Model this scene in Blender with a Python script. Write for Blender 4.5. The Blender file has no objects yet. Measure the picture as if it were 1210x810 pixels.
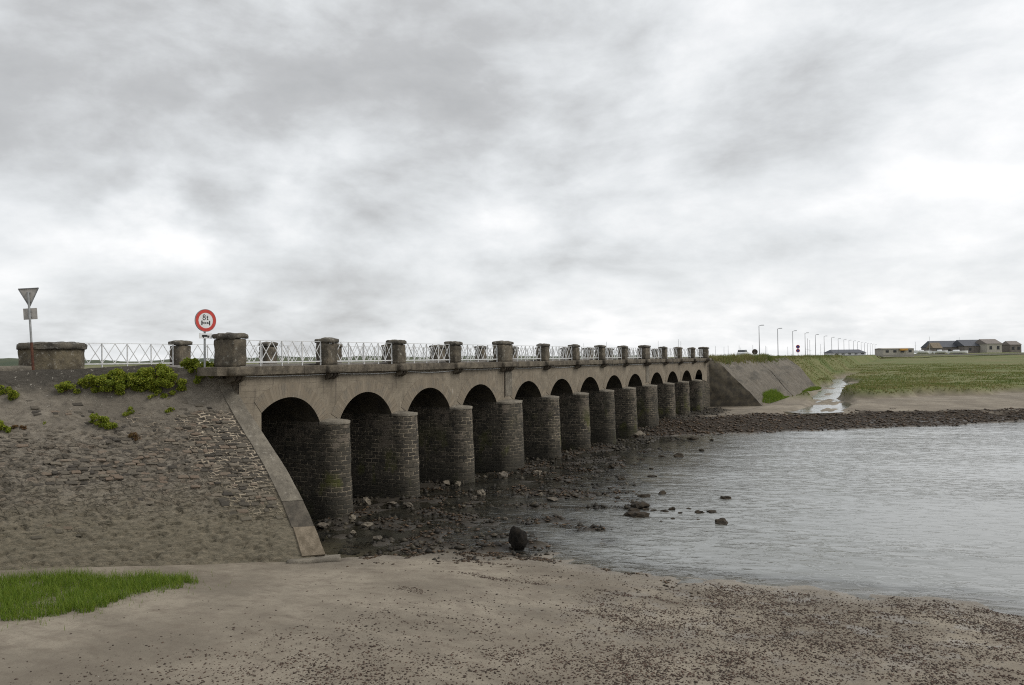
import bpy, math, random
import numpy as np
from mathutils import Vector, noise as mn
R = math.radians
random.seed(7); rng = np.random.default_rng(11)
sc = bpy.context.scene
COL = sc.collection

# ------------------------------------------------------------------ camera
FPX = 919.0
TH = math.atan(495 / FPX); PITCH = math.atan(19 / FPX); ROLL = R(0.66)
CAM = np.array([20., 0., 5.8])
fw = np.array([-math.sin(TH) * math.cos(PITCH), math.cos(TH) * math.cos(PITCH), math.sin(PITCH)])
_r = np.array([math.cos(TH), math.sin(TH), 0.]); _u = np.cross(_r, fw)
rt = _r * math.cos(ROLL) - _u * math.sin(ROLL); up = _u * math.cos(ROLL) + _r * math.sin(ROLL)
def ray(x, y): return fw + rt * (x - 605) / FPX - up * (y - 405) / FPX
def onz(x, y, z):
    d = ray(x, y); return CAM + d * ((z - CAM[2]) / d[2])
def at(x, y, depth): return CAM + ray(x, y) * depth
def proj(P):
    P = np.asarray(P, float) - CAM; zc = P @ fw
    return 605 + FPX * (P @ rt) / zc, 405 - FPX * (P @ up) / zc
from mathutils import Matrix
cd = bpy.data.cameras.new('camera'); cam = bpy.data.objects.new('camera', cd); COL.objects.link(cam)
M = Matrix.Identity(4)
for i in range(3):
    M[i][0] = rt[i]; M[i][1] = up[i]; M[i][2] = -fw[i]; M[i][3] = CAM[i]
cam.matrix_world = M
cd.sensor_width = 36; cd.lens = FPX / 1210 * 36; cd.clip_start = .1; cd.clip_end = 20000
sc.camera = cam

# ------------------------------------------------------------------ numpy noise
def _hash(ix, iy, seed):
    n = (ix * 374761393 + iy * 668265263 + seed * 1442695041) & 0xffffffff
    n = ((n ^ (n >> 13)) * 1274126177) & 0xffffffff
    return ((n ^ (n >> 16)) & 0xffff) / 65535.0
def vn(x, y, seed=0):
    x = np.asarray(x, float); y = np.asarray(y, float)
    ix = np.floor(x).astype(np.int64); iy = np.floor(y).astype(np.int64)
    fx = x - ix; fy = y - iy
    fx = fx * fx * (3 - 2 * fx); fy = fy * fy * (3 - 2 * fy)
    a = _hash(ix, iy, seed); b = _hash(ix + 1, iy, seed); c = _hash(ix, iy + 1, seed); d = _hash(ix + 1, iy + 1, seed)
    return (a + (b - a) * fx) * (1 - fy) + (c + (d - c) * fx) * fy
def fbm(x, y, seed=0, oct=4):
    s = 0; a = .5; t = 0
    for k in range(oct):
        s = s + a * vn(x * 2 ** k, y * 2 ** k, seed + k * 17); t += a; a *= .5
    return s / t          # 0..1
def sstep(a, b, x):
    t = np.clip((np.asarray(x, float) - a) / (b - a), 0, 1); return t * t * (3 - 2 * t)

# ------------------------------------------------------------------ mesh builder
ORG = {}
class MB:
    def __init__(s): s.v = []; s.f = []; s.uv = []; s.has = False
    def add(s, vs, fs, uvs=None):
        b = len(s.v); s.v.extend([tuple(map(float, p)) for p in vs])
        for k, f in enumerate(fs):
            s.f.append([i + b for i in f])
            if uvs is not None: s.uv.append(uvs[k]); s.has = True
            else: s.uv.append(None)
    def box(s, c, d, rz=0):
        x, y, z = d[0] / 2, d[1] / 2, d[2] / 2
        cs, sn = math.cos(rz), math.sin(rz); P = []
        for a in (-x, x):
            for b in (-y, y):
                for e in (-z, z): P.append((c[0] + a * cs - b * sn, c[1] + a * sn + b * cs, c[2] + e))
        s.add(P, [(0, 1, 3, 2), (4, 6, 7, 5), (0, 4, 5, 1), (2, 3, 7, 6), (0, 2, 6, 4), (1, 5, 7, 3)])
    def bar(s, p, q, w, d=None):
        d = d or w; p = Vector(p); q = Vector(q); t = (q - p).normalized()
        a = t.cross(Vector((0, 0, 1)))
        a = a.normalized() if a.length > 1e-4 else Vector((1, 0, 0)); b = t.cross(a)
        P = [o + a * (w / 2 * i) + b * (d / 2 * j) for o in (p, q) for i, j in ((-1, -1), (1, -1), (1, 1), (-1, 1))]
        s.add(P, [(3, 2, 1, 0), (4, 5, 6, 7), (0, 1, 5, 4), (1, 2, 6, 5), (2, 3, 7, 6), (3, 0, 4, 7)])
    def tube(s, p, q, r0, r1=None, n=10, cap=True):
        r1 = r0 if r1 is None else r1; p = Vector(p); q = Vector(q); t = (q - p).normalized()
        a = t.cross(Vector((0, 0, 1)))
        a = a.normalized() if a.length > 1e-4 else Vector((1, 0, 0)); b = t.cross(a); P = []
        for o, r in ((p, r0), (q, r1)):
            for k in range(n):
                g = 2 * math.pi * k / n; P.append(o + a * (r * math.cos(g)) + b * (r * math.sin(g)))
        F = [(k, (k + 1) % n, n + (k + 1) % n, n + k) for k in range(n)]
        if cap: F += [tuple(range(n - 1, -1, -1)), tuple(range(n, 2 * n))]
        s.add(P, F)
    def prism(s, poly, ext):                      # poly: 3-D points, ext: vector
        n = len(poly); P = list(poly) + [tuple(np.array(p) + np.array(ext)) for p in poly]
        F = [tuple(range(n - 1, -1, -1)), tuple(range(n, 2 * n))] + [(k, (k + 1) % n, n + (k + 1) % n, n + k) for k in range(n)]
        s.add(P, F)
    def rbox(s, c, d, r=.04, seg=.09, amp=.012, seed=0, fn=None, freq=4., rz=0):   # rounded, slightly rough block
        cs, sn = math.cos(rz), math.sin(rz)
        idx = {}; V = []; F = []
        n = [max(2, int(round(k / seg))) for k in d]
        def vid(i, j, k):
            key = (i, j, k)
            if key not in idx:
                p = np.array([(i / n[0] - .5) * d[0], (j / n[1] - .5) * d[1], (k / n[2] - .5) * d[2]])
                q = np.clip(p, -np.array(d) / 2 + r, np.array(d) / 2 - r); e = p - q; L = np.linalg.norm(e)
                nn = e / L if L > 1e-9 else np.zeros(3)
                if L > 1e-9: p = q + nn * r
                if fn: p = fn(p)
                w = np.array([c[0] + p[0] * cs - p[1] * sn, c[1] + p[0] * sn + p[1] * cs, c[2] + p[2]])
                h = mn.fractal(Vector(w * freq + seed), 1.0, 2.0, 3)
                nw = np.array([nn[0] * cs - nn[1] * sn, nn[0] * sn + nn[1] * cs, nn[2]])
                idx[key] = len(V); V.append(w + nw * h * amp)
            return idx[key]
        def face(fix, val, a, b, flip):
            for i in range(n[a]):
                for j in range(n[b]):
                    q = []
                    for di, dj in ((0, 0), (1, 0), (1, 1), (0, 1)):
                        t = [0, 0, 0]; t[fix] = val; t[a] = i + di; t[b] = j + dj; q.append(vid(*t))
                    F.append(tuple(q[::-1] if flip else q))
        face(0, 0, 1, 2, True); face(0, n[0], 1, 2, False)
        face(1, 0, 0, 2, False); face(1, n[1], 0, 2, True)
        face(2, 0, 0, 1, True); face(2, n[2], 0, 1, False)
        s.add(V, F)
    def grid(s, P, UV=None, close=False, flip=False):       # P: array (n, m, 3)
        n, m = P.shape[:2]; F = []; U = [] if UV is not None else None
        for i in range(n - 1):
            for j in range(m - 1):
                q = [(i, j), (i + 1, j), (i + 1, j + 1), (i, j + 1)]
                if flip: q = q[::-1]
                F.append(tuple(a * m + b for a, b in q))
                if U is not None: U.append([tuple(UV[a, b]) for a, b in q])
        s.add(P.reshape(-1, 3), F, U)
    def build(s, name, mat, parent=None, org=None, smooth=False):
        o = np.array(ORG[parent.name] if parent else (org if org is not None else (0, 0, 0)), float)
        me = bpy.data.meshes.new(name)
        V = np.array(s.v) - o
        me.from_pydata(V.tolist(), [], s.f)
        if s.has:
            l = me.uv_layers.new(name='UVMap'); fl = []
            for k, f in enumerate(s.f):
                u = s.uv[k] or [(0, 0)] * len(f)
                for a in u: fl += [a[0], a[1]]
            l.data.foreach_set('uv', fl)
        if smooth: me.polygons.foreach_set('use_smooth', [True] * len(me.polygons))
        me.materials.append(mat); me.update()
        ob = bpy.data.objects.new(name, me); COL.objects.link(ob)
        if parent: ob.parent = parent
        else: ob.location = o
        ORG[ob.name] = o
        return ob
def fastmesh(name, V, F4, mat, smooth=False):               # big arrays of quads or triangles
    me = bpy.data.meshes.new(name); k = F4.shape[1]
    me.vertices.add(len(V)); me.vertices.foreach_set('co', np.asarray(V, np.float32).ravel())
    me.loops.add(F4.size); me.loops.foreach_set('vertex_index', F4.astype(np.int32).ravel())
    me.polygons.add(len(F4)); me.polygons.foreach_set('loop_start', np.arange(0, F4.size, k, dtype=np.int32))
    me.update(calc_edges=True); me.validate()
    if smooth: me.polygons.foreach_set('use_smooth', [True] * len(me.polygons))
    me.materials.append(mat)
    ob = bpy.data.objects.new(name, me); COL.objects.link(ob); ORG[ob.name] = np.zeros(3); return ob
def thing(name, label, cat, loc=(0, 0, 0), group=None):
    o = bpy.data.objects.new(name, None); COL.objects.link(o); o.location = tuple(map(float, loc)); o.empty_display_size = .2
    ORG[o.name] = np.array(loc, float)
    return tag(o, label, cat, group)
def tag(o, label, cat, group=None, kind=None):
    if label: o['label'] = label
    if cat: o['category'] = cat
    if group: o['group'] = group
    if kind: o['kind'] = kind
    return o
def struct(o): o['kind'] = 'structure'; return o

# ------------------------------------------------------------------ materials
class NT:
    def __init__(s, name):
        s.m = bpy.data.materials.new(name); s.m.use_nodes = True; s.t = s.m.node_tree
        s.t.nodes.clear(); s.out = s.t.nodes.new('ShaderNodeOutputMaterial')
    def n(s, typ, **k):
        o = s.t.nodes.new(typ)
        for a, b in k.items(): setattr(o, a, b)
        return o
    def l(s, a, b): s.t.links.new(a, b)
    def put(s, sock, v):
        if v is None: return
        if hasattr(v, 'links') or isinstance(v, bpy.types.NodeSocket): s.l(v, sock)
        else:
            if isinstance(v, (tuple, list)) and len(v) == 3 and sock.type == 'RGBA': v = (*v, 1)
            sock.default_value = v
    def pos(s): return s.n('ShaderNodeNewGeometry').outputs['Position']
    def uv(s): return s.n('ShaderNodeTexCoord').outputs['UV']
    def attr(s, name): return s.n('ShaderNodeAttribute', attribute_name=name).outputs['Fac']
    def island(s): return s.n('ShaderNodeNewGeometry').outputs['Random Per Island']
    def scale(s, v, sc3, off=(0, 0, 0)):
        o = s.n('ShaderNodeMapping'); s.put(o.inputs['Vector'], v); o.inputs['Scale'].default_value = sc3; o.inputs['Location'].default_value = off
        return o.outputs[0]
    def noise(s, v, scale, detail=4, rough=.55, dist=0):
        o = s.n('ShaderNodeTexNoise'); s.put(o.inputs['Vector'], v); o.inputs['Scale'].default_value = scale
        o.inputs['Detail'].default_value = detail; o.inputs['Roughness'].default_value = rough; o.inputs['Distortion'].default_value = dist
        return o.outputs['Fac']
    def noisec(s, v, scale, detail=3):
        o = s.n('ShaderNodeTexNoise'); s.put(o.inputs['Vector'], v); o.inputs['Scale'].default_value = scale; o.inputs['Detail'].default_value = detail
        return o.outputs['Color']
    def vor(s, v, scale, feature='F1', out='Distance', rnd=1.):
        o = s.n('ShaderNodeTexVoronoi', feature=feature); s.put(o.inputs['Vector'], v); o.inputs['Scale'].default_value = scale
        o.inputs['Randomness'].default_value = rnd
        return o.outputs[out]
    def math(s, op, a, b=None, c=None, clamp=False):
        o = s.n('ShaderNodeMath', operation=op, use_clamp=clamp); s.put(o.inputs[0], a); s.put(o.inputs[1], b); s.put(o.inputs[2], c); return o.outputs[0]
    def vadd(s, a, b, op='ADD'):
        o = s.n('ShaderNodeVectorMath', operation=op); s.put(o.inputs[0], a); s.put(o.inputs[1], b); return o.outputs[0]
    def vscale(s, a, k):
        o = s.n('ShaderNodeVectorMath', operation='SCALE'); s.put(o.inputs[0], a); s.put(o.inputs['Scale'], k); return o.outputs[0]
    def step(s, v, a, b):
        o = s.n('ShaderNodeMapRange', interpolation_type='SMOOTHSTEP'); s.put(o.inputs[0], v); o.inputs[1].default_value = a; o.inputs[2].default_value = b
        return o.outputs[0]
    def mix(s, f, a, b, mode='MIX'):
        o = s.n('ShaderNodeMix', data_type='RGBA', blend_type=mode)
        s.put(o.inputs[0], f); s.put(o.inputs[6], a); s.put(o.inputs[7], b); return o.outputs[2]
    def ramp(s, f, stops):
        o = s.n('ShaderNodeValToRGB'); s.put(o.inputs[0], f); e = o.color_ramp.elements
        while len(e) < len(stops): e.new(.5)
        for k, (p, c) in enumerate(stops):
            e[k].position = p; e[k].color = (*c, 1) if len(c) == 3 else c
        return o.outputs[0]
    def brick(s, v, w, h, mortar=.012, smooth=.3, bias=0., c1=(0, 0, 0), c2=(1, 1, 1), cm=(.5, .5, .5)):
        o = s.n('ShaderNodeTexBrick'); s.put(o.inputs['Vector'], v)
        o.inputs['Scale'].default_value = 1; o.inputs['Brick Width'].default_value = w; o.inputs['Row Height'].default_value = h
        o.inputs['Mortar Size'].default_value = mortar; o.inputs['Mortar Smooth'].default_value = smooth; o.inputs['Bias'].default_value = bias
        for nme, c in (('Color1', c1), ('Color2', c2), ('Mortar', cm)): o.inputs[nme].default_value = (*c, 1)
        return o.outputs['Color'], o.outputs['Fac']
    def sep(s, v):
        o = s.n('ShaderNodeSeparateXYZ'); s.put(o.inputs[0], v); return o.outputs
    def comb(s, x, y, z):
        o = s.n('ShaderNodeCombineXYZ'); s.put(o.inputs[0], x); s.put(o.inputs[1], y); s.put(o.inputs[2], z); return o.outputs[0]
    def bump(s, h, strength=.5, dist=.02, normal=None):
        o = s.n('ShaderNodeBump'); s.put(o.inputs['Height'], h); o.inputs['Strength'].default_value = strength; o.inputs['Distance'].default_value = dist
        if normal is not None: s.l(normal, o.inputs['Normal'])
        return o.outputs[0]
    def bsdf(s, col, rough=.9, normal=None, spec=.3, **k):
        o = s.n('ShaderNodeBsdfPrincipled'); s.put(o.inputs['Base Color'], col); s.put(o.inputs['Roughness'], rough)
        s.put(o.inputs['Specular IOR Level'], spec)
        for a, b in k.items(): s.put(o.inputs[a.replace('_', ' ')], b)
        if normal is not None: s.l(normal, o.inputs['Normal'])
        s.l(o.outputs[0], s.out.inputs[0]); return o
MT = {}
def jitter(m, v, amt, sc):                                   # wobble coordinates so courses are never ruler straight
    c = m.noisec(v, sc); c = m.vadd(c, (.5, .5, .5), 'SUBTRACT'); return m.vadd(v, m.vscale(c, amt))

def stone_lichen(name, base, dark, light, spots=.5, amt=1.):
    m = NT(name); p = m.pos()
    a = m.noise(p, 2.2, 6, .65); b = m.noise(p, 14, 5, .7); c = m.noise(p, 38, 3, .6)
    col = m.mix(m.step(a, .35, .7), dark, base)
    col = m.mix(m.step(b, .5, .75), col, tuple(k * .55 for k in dark))
    w = m.math('MULTIPLY', m.step(m.noise(p, 7, 5, .7), .56, .68), spots)
    col = m.mix(w, col, light)
    col = m.mix(m.math('MULTIPLY', m.step(c, .6, .7), .4), col, tuple(k * 1.1 for k in light))
    nb = m.bump(m.math('ADD', m.noise(p, 18, 6, .7), m.math('MULTIPLY', c, .6)), .7, .03)
    m.bsdf(col, .92, nb); MT[name] = m.m; return m.m
stone_lichen('granite', (.15, .126, .092), (.060, .052, .040), (.30, .285, .245), .7)
stone_lichen('cap_stone', (.125, .11, .085), (.055, .05, .042), (.32, .31, .275), .85)
stone_lichen('cornice_stone', (.16, .137, .102), (.066, .056, .043), (.24, .21, .165), .5)
stone_lichen('pedestal_stone', (.155, .13, .085), (.065, .054, .038), (.36, .335, .285), .7)

def mk_pier():
    m = NT('pier_masonry'); uv = m.uv(); p = m.pos()
    v = jitter(m, uv, .10, 2.6); v = jitter(m, v, .05, 11.)
    tone, fac = m.brick(v, .36, .162, .021, .6)
    tone2 = m.noise(p, 1.3, 4, .6); fine = m.noise(p, 26, 4, .7)
    st = m.mix(tone, (.028, .025, .020), (.105, .090, .066))
    st = m.mix(m.math('MULTIPLY', fine, .55), st, (.055, .05, .045))
    mort = m.mix(m.step(m.noise(p, 2.6, 6, .72), .40, .58), (.036, .032, .025), (.33, .278, .205))
    col = m.mix(fac, st, mort)
    z = m.sep(p)[2]
    tn = m.noise(m.scale(p, (.3, 1., .4)), .13, 3, .6)
    col = m.mix(m.math('MULTIPLY', m.step(tn, .45, .6), .45), col, (.035, .032, .024))
    # cement patches high up, algae in places, tide-dark foot
    pat = m.step(m.math('ADD', m.noise(p, 1.6, 5, .7), m.math('MULTIPLY', z, .05)), .66, .74)
    col = m.mix(m.math('MULTIPLY', pat, .75), col, (.15, .125, .098))
    alg = m.math('MULTIPLY', m.step(m.noise(m.scale(p, (1, 1, .6), (2, 5, 0)), .8, 5, .65), .52, .66), m.step(z, 3.2, 1.0))
    col = m.mix(m.math('MULTIPLY', alg, .7), col, m.mix(fine, (.05, .055, .012), (.13, .135, .025)))
    tide = m.step(m.math('ADD', z, m.math('MULTIPLY', m.noise(p, 2.5, 3, .6), 1.2)), 1.75, 1.0)
    col = m.mix(m.math('MULTIPLY', tide, .72), col, m.mix(fine, (.014, .013, .010), (.05, .045, .034)))
    h = m.math('ADD', m.math('MULTIPLY', fac, -1.0), m.math('MULTIPLY', fine, .5))
    m.bsdf(col, .9, m.bump(h, .9, .03)); MT['pier'] = m.m
mk_pier()

def mk_spandrel():
    m = NT('spandrel_render'); p = m.pos()
    yz = m.sep(p); v = m.comb(yz[1], yz[2], 0.)
    a = m.noise(p, .9, 6, .65); b = m.noise(p, 6, 6, .7); fine = m.noise(p, 40, 3, .6)
    col = m.mix(m.step(a, .35, .65), (.165, .140, .105), (.245, .210, .160))
    col = m.mix(m.math('MULTIPLY', m.step(b, .45, .75), .55), col, (.135, .115, .094))
    st = m.noise(m.scale(p, (3.5, 3.5, .35)), 1.6, 5, .65)
    col = m.mix(m.math('MULTIPLY', m.step(st, .5, .72), .55), col, (.07, .058, .048))
    lime = m.step(m.noise(m.scale(p, (1, 1, .4)), 5.5, 4, .6), .64, .71)
    col = m.mix(m.math('MULTIPLY', lime, .7), col, (.36, .33, .29))
    vb = jitter(m, v, .08, 2.5); tone, fac = m.brick(vb, .42, .2, .014, .6)
    k = m.step(m.noise(p, .7, 3, .6), .5, .62)
    col = m.mix(m.math('MULTIPLY', m.math('MULTIPLY', fac, k), .5), col, (.085, .07, .058))
    h = m.math('ADD', m.math('MULTIPLY', fine, .5), m.math('ADD', b, m.math('MULTIPLY', fac, -.25)))
    m.bsdf(col, .93, m.bump(h, .6, .02)); MT['spandrel'] = m.m
mk_spandrel()

def mk_ring():
    m = NT('arch_stones'); uv = m.uv(); p = m.pos()
    v = jitter(m, uv, .04, 4.); tone, fac = m.brick(v, .115, .58, .012, .6)
    a = m.noise(p, 3, 5, .6); fine = m.noise(p, 34, 3, .6)
    col = m.mix(tone, (.168, .14, .104), (.228, .192, .145))
    col = m.mix(m.step(a, .45, .7), col, (.165, .145, .115))
    col = m.mix(m.math('MULTIPLY', m.math('MULTIPLY', fac, .7), m.step(m.noise(p, 1.5, 3), .4, .65)), col, (.11, .09, .07))
    lime = m.step(m.noise(m.scale(p, (1, 1, .5)), 4.2, 4, .6), .66, .73)
    col = m.mix(m.math('MULTIPLY', lime, .5), col, (.34, .31, .27))
    m.bsdf(col, .93, m.bump(m.math('ADD', m.math('MULTIPLY', fac, -.7), m.math('MULTIPLY', fine, .5)), .6, .015)); MT['ring'] = m.m
mk_ring()

def mk_revet(name, far=False):
    m = NT(name); uv = m.uv(); p = m.pos(); U, V_, _ = m.sep(uv)
    a = m.noise(p, .8, 8, .7); b = m.noise(p, 3.4, 8, .75); fine = m.noise(p, 55, 4, .7)
    ju = jitter(m, jitter(m, uv, .28, 1.2), .10, 5.)
    fl = m.noise(m.scale(ju, (4.0, 11., 1.)), 1.0, 6, .72); fl2 = m.noise(m.scale(ju, (7., 17., 1.), (3, 9, 0)), 1.0, 5, .7)
    # rubble stones
    sc1 = m.scale(ju, (3.6, 7.6, 1.)); cell = m.sep(m.vor(sc1, 1.0, 'F1', 'Color', .85)); ed = m.vor(sc1, 1.0, 'DISTANCE_TO_EDGE', 'Distance', .85)
    st = m.ramp(m.math('ADD', m.math('MULTIPLY', cell[0], .7), m.math('MULTIPLY', fl, .3)), [(.12, (.06, .052, .043)), (.36, (.122, .107, .084)), (.60, (.178, .155, .12)), (.78, (.175, .132, .098)), (.95, (.245, .217, .175))])
    st = m.mix(m.math('MULTIPLY', fine, .5), st, (.06, .054, .045))
    joint = m.step(ed, .11, .03)
    st = m.mix(m.math('MULTIPLY', joint, .62), st, m.mix(m.step(b, .45, .6), (.03, .027, .023), (.15, .13, .10)))
    # the skin of render: nearly whole high up, eroded in the middle, slimy at the foot
    sk = m.mix(m.step(a, .36, .66), (.140, .123, .099), (.218, .192, .155))
    sk = m.mix(m.math('MULTIPLY', m.step(b, .46, .66), .6), sk, (.098, .085, .068))
    sk = m.mix(m.math('MULTIPLY', m.step(fl, .54, .68), .55), sk, (.066, .058, .048))
    sk = m.mix(m.math('MULTIPLY', m.step(fl2, .60, .70), .5), sk, (.25, .215, .168))
    sk = m.mix(m.math('MULTIPLY', m.step(fine, .52, .7), .3), sk, (.08, .07, .058))
    lost = m.math('MULTIPLY', m.step(V_, 1.4, 3.2), m.math('SUBTRACT', 1.25, m.math('MULTIPLY', m.step(V_, 5.0, 7.4), .6)))
    mk = m.step(m.math('ADD', m.math('MULTIPLY', lost, .26), m.math('ADD', m.math('MULTIPLY', b, .6), m.math('MULTIPLY', fl, .4))), 0.74, .90)
    if far: mk = m.math('MULTIPLY', mk, .25)
    col = m.mix(mk, sk, st)
    mid = m.math('MULTIPLY', m.step(V_, 1.2, 3.2), m.step(V_, 8.2, 6.0))
    col = m.mix(m.math('MULTIPLY', m.math('MULTIPLY', m.step(m.noise(m.scale(ju, (5.5, 15., 1.), (4, 1, 0)), 1.0, 6, .78), .53, .575), mid), .72), col, (.05, .043, .035))
    col = m.mix(m.math('MULTIPLY', m.math('MULTIPLY', m.step(m.noise(m.scale(ju, (8., 21., 1.), (1, 7, 0)), 1.0, 5, .75), .565, .60), mid), .7), col, (.27, .225, .172))
    pit = m.math('MULTIPLY', m.step(m.math('ADD', m.math('MULTIPLY', fl2, .6), m.math('MULTIPLY', b, .4)), .57, .64), m.math('ADD', .2, m.math('MULTIPLY', mk, .75)))
    col = m.mix(m.math('MULTIPLY', pit, .85), col, (.024, .022, .019))
    bh = m.math('MULTIPLY', joint, m.math('MULTIPLY', mk, -1.1))
    if not far:
        v = jitter(m, uv, .34, 1.3); v = jitter(m, v, .15, 5.); v = jitter(m, v, .04, 18.)
        tone, fac = m.brick(v, .27, .118, .026, .6)
        mask = m.math('MULTIPLY', m.step(U, 3.4, 1.3), m.math('MULTIPLY', m.step(V_, 1.2, 2.2), m.step(V_, 6.9, 5.7)))
        mask2 = m.math('MULTIPLY', m.math('MULTIPLY', m.step(U, 2.4, 3.1), m.step(U, 4.6, 3.5)), m.math('MULTIPLY', m.step(V_, 1.1, 1.7), m.step(V_, 3.6, 2.5)))
        wide = m.math('MULTIPLY', m.step(U, 9.5, 2.5), m.math('MULTIPLY', m.step(V_, 2.0, 3.4), m.step(V_, 6.8, 5.6)))
        mask = m.math('MAXIMUM', m.math('ADD', mask, m.math('MULTIPLY', mask2, .55)), m.math('MULTIPLY', wide, .40))
        mask = m.step(m.math('ADD', mask, m.math('MULTIPLY', m.math('SUBTRACT', m.noise(p, 2.3, 8, .8), .5), 2.4)), .44, .72)
        stc = m.mix(tone, (.040, .036, .030), (.115, .097, .074))
        stc = m.mix(m.math('MULTIPLY', fine, .55), stc, (.05, .045, .04))
        mo = m.mix(m.step(m.noise(p, 3.1, 4), .36, .58), (.13, .11, .084), (.42, .355, .27))
        col = m.mix(mask, col, m.mix(fac, stc, mo))
        bh = m.math('ADD', bh, m.math('MULTIPLY', m.math('MULTIPLY', fac, mask), .7))
        foot = m.step(m.math('ADD', V_, m.math('MULTIPLY', m.noise(p, 1.2, 5, .7), 2.6)), 5.4, 7.8)
        slime = m.mix(m.step(fl, .36, .62), (.185, .158, .110), (.11, .098, .067))
        col = m.mix(m.math('MULTIPLY', foot, .72), col, m.mix(m.math('MULTIPLY', m.step(fl2, .5, .66), .6), slime, (.04, .038, .028)))
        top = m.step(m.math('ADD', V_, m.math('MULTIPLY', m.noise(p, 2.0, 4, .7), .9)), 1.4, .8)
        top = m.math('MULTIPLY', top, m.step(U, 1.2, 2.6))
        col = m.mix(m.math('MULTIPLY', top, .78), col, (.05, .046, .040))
        dot = m.math('MULTIPLY', m.step(m.noise(p, 9, 4, .65), .63, .69), m.step(V_, 2.8, .6))
        col = m.mix(m.math('MULTIPLY', dot, .9), col, (.36, .335, .29))
    else:
        y = m.sep(p)[1]
        bnd = m.step(m.noise(m.comb(m.math('MULTIPLY', V_, .5), m.math('MULTIPLY', y, .10), 3.), 1., 6, .7), .50, .64)
        col = m.mix(m.math('MULTIPLY', bnd, .8), col, (.07, .064, .052))
    if far: col = m.mix(.30, col, (.03, .027, .022))
    h = m.math('ADD', m.math('ADD', m.math('MULTIPLY', b, .8), m.math('MULTIPLY', fl, 1.2)), m.math('MULTIPLY', fine, .45))
    h = m.math('SUBTRACT', m.math('ADD', h, bh), m.math('MULTIPLY', pit, .9))
    m.bsdf(col, .92, m.bump(h, .9, .05)); MT[name] = m.m
mk_revet('revetment'); mk_revet('far_revetment', True)

def mk_simple(name, c1, c2, scale=4, rough=.9, bump=.4, spec=.3, dist=.02, metal=0.):
    m = NT(name); p = m.pos(); a = m.noise(p, scale, 6, .65)
    b = m.noise(p, scale * 7, 4, .65)
    col = m.mix(m.step(a, .35, .65), c1, c2); col = m.mix(m.math('MULTIPLY', b, .25), col, tuple(k * .6 for k in c1))
    m.bsdf(col, rough, m.bump(b, bump, dist), spec, Metallic=metal); MT[name] = m.m
stone_lichen('coping', (.20, .178, .142), (.115, .102, .082), (.31, .285, .24), .7)
mk_simple('coping_dark', (.06, .053, .043), (.12, .104, .082), 3.5, bump=.8, dist=.03)
mk_simple('coping_new', (.135, .11, .078), (.235, .195, .145), 3.6, bump=.8, dist=.03)
mk_simple('moss_and_arch_shade', (.04, .035, .028), (.085, .072, .05), 2.0)  # moss on the far end face; on the vault it is painted shade
mk_simple('asphalt', (.045, .045, .046), (.065, .063, .06), 8)
mk_simple('pavement', (.20, .19, .175), (.27, .255, .235), 4)
mk_simple('white_paint', (.50, .51, .51), (.66, .66, .655), 12, .5, .1, .5, .003)
mk_simple('galvanised', (.25, .26, .26), (.36, .37, .37), 9, .5, .1, .5, .003, .3)
mk_simple('sign_back', (.30, .29, .27), (.42, .40, .37), 5, .6, .1, .4, .003)
mk_simple('rust', (.07, .028, .018), (.12, .05, .03), 9, .8)
mk_simple('sign_white', (.62, .63, .63), (.70, .71, .71), 6, .4, .02, .5, .002)
mk_simple('sign_red', (.42, .03, .02), (.50, .045, .03), 6, .4, .02, .5, .002)
mk_simple('sign_black', (.012, .012, .012), (.02, .02, .02), 6, .5, .02, .4, .002)
mk_simple('sign_blue', (.03, .06, .25), (.04, .08, .3), 6, .4, .02, .5, .002)
mk_simple('corbel_dark', (.05, .04, .032), (.10, .08, .06), 6)
mk_simple('house_wall', (.34, .32, .28), (.44, .41, .36), 2)
mk_simple('house_white', (.66, .66, .65), (.74, .74, .73), 2)
mk_simple('house_grey', (.16, .14, .13), (.22, .20, .18), 2)
mk_simple('slate', (.06, .065, .075), (.09, .095, .11), 3, .6)
mk_simple('dark_window', (.02, .022, .025), (.03, .032, .035), 3, .2, .02, .5)
mk_simple('awning', (.52, .27, .06), (.60, .33, .08), 3)
mk_simple('hull_white', (.66, .67, .68), (.74, .75, .76), 3, .35, .02, .5)
mk_simple('hull_dark', (.05, .07, .13), (.08, .10, .16), 3, .35, .02, .5)
mk_simple('mast', (.40, .41, .42), (.5, .51, .52), 3, .4, .02, .5)
mk_simple('lamp_grey', (.16, .165, .17), (.22, .225, .23), 5, .5, .05, .5)
mk_simple('tyre', (.015, .015, .015), (.025, .025, .025), 5, .8)
mk_simple('hill_scrub', (.035, .05, .025), (.065, .075, .035), .02)
mk_simple('rock_pale', (.095, .08, .06), (.19, .163, .122), 5, .8, .7, .4, .03)
mk_simple('rock_dark', (.016, .013, .009), (.045, .033, .02), 6, .75, .8, .2, .03)
mk_simple('rock_mid', (.055, .046, .034), (.125, .102, .074), 5, .7, .8, .45, .03)
mk_simple('boulder', (.008, .007, .006), (.022, .018, .014), 9, .9, .9, .15, .05)

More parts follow.
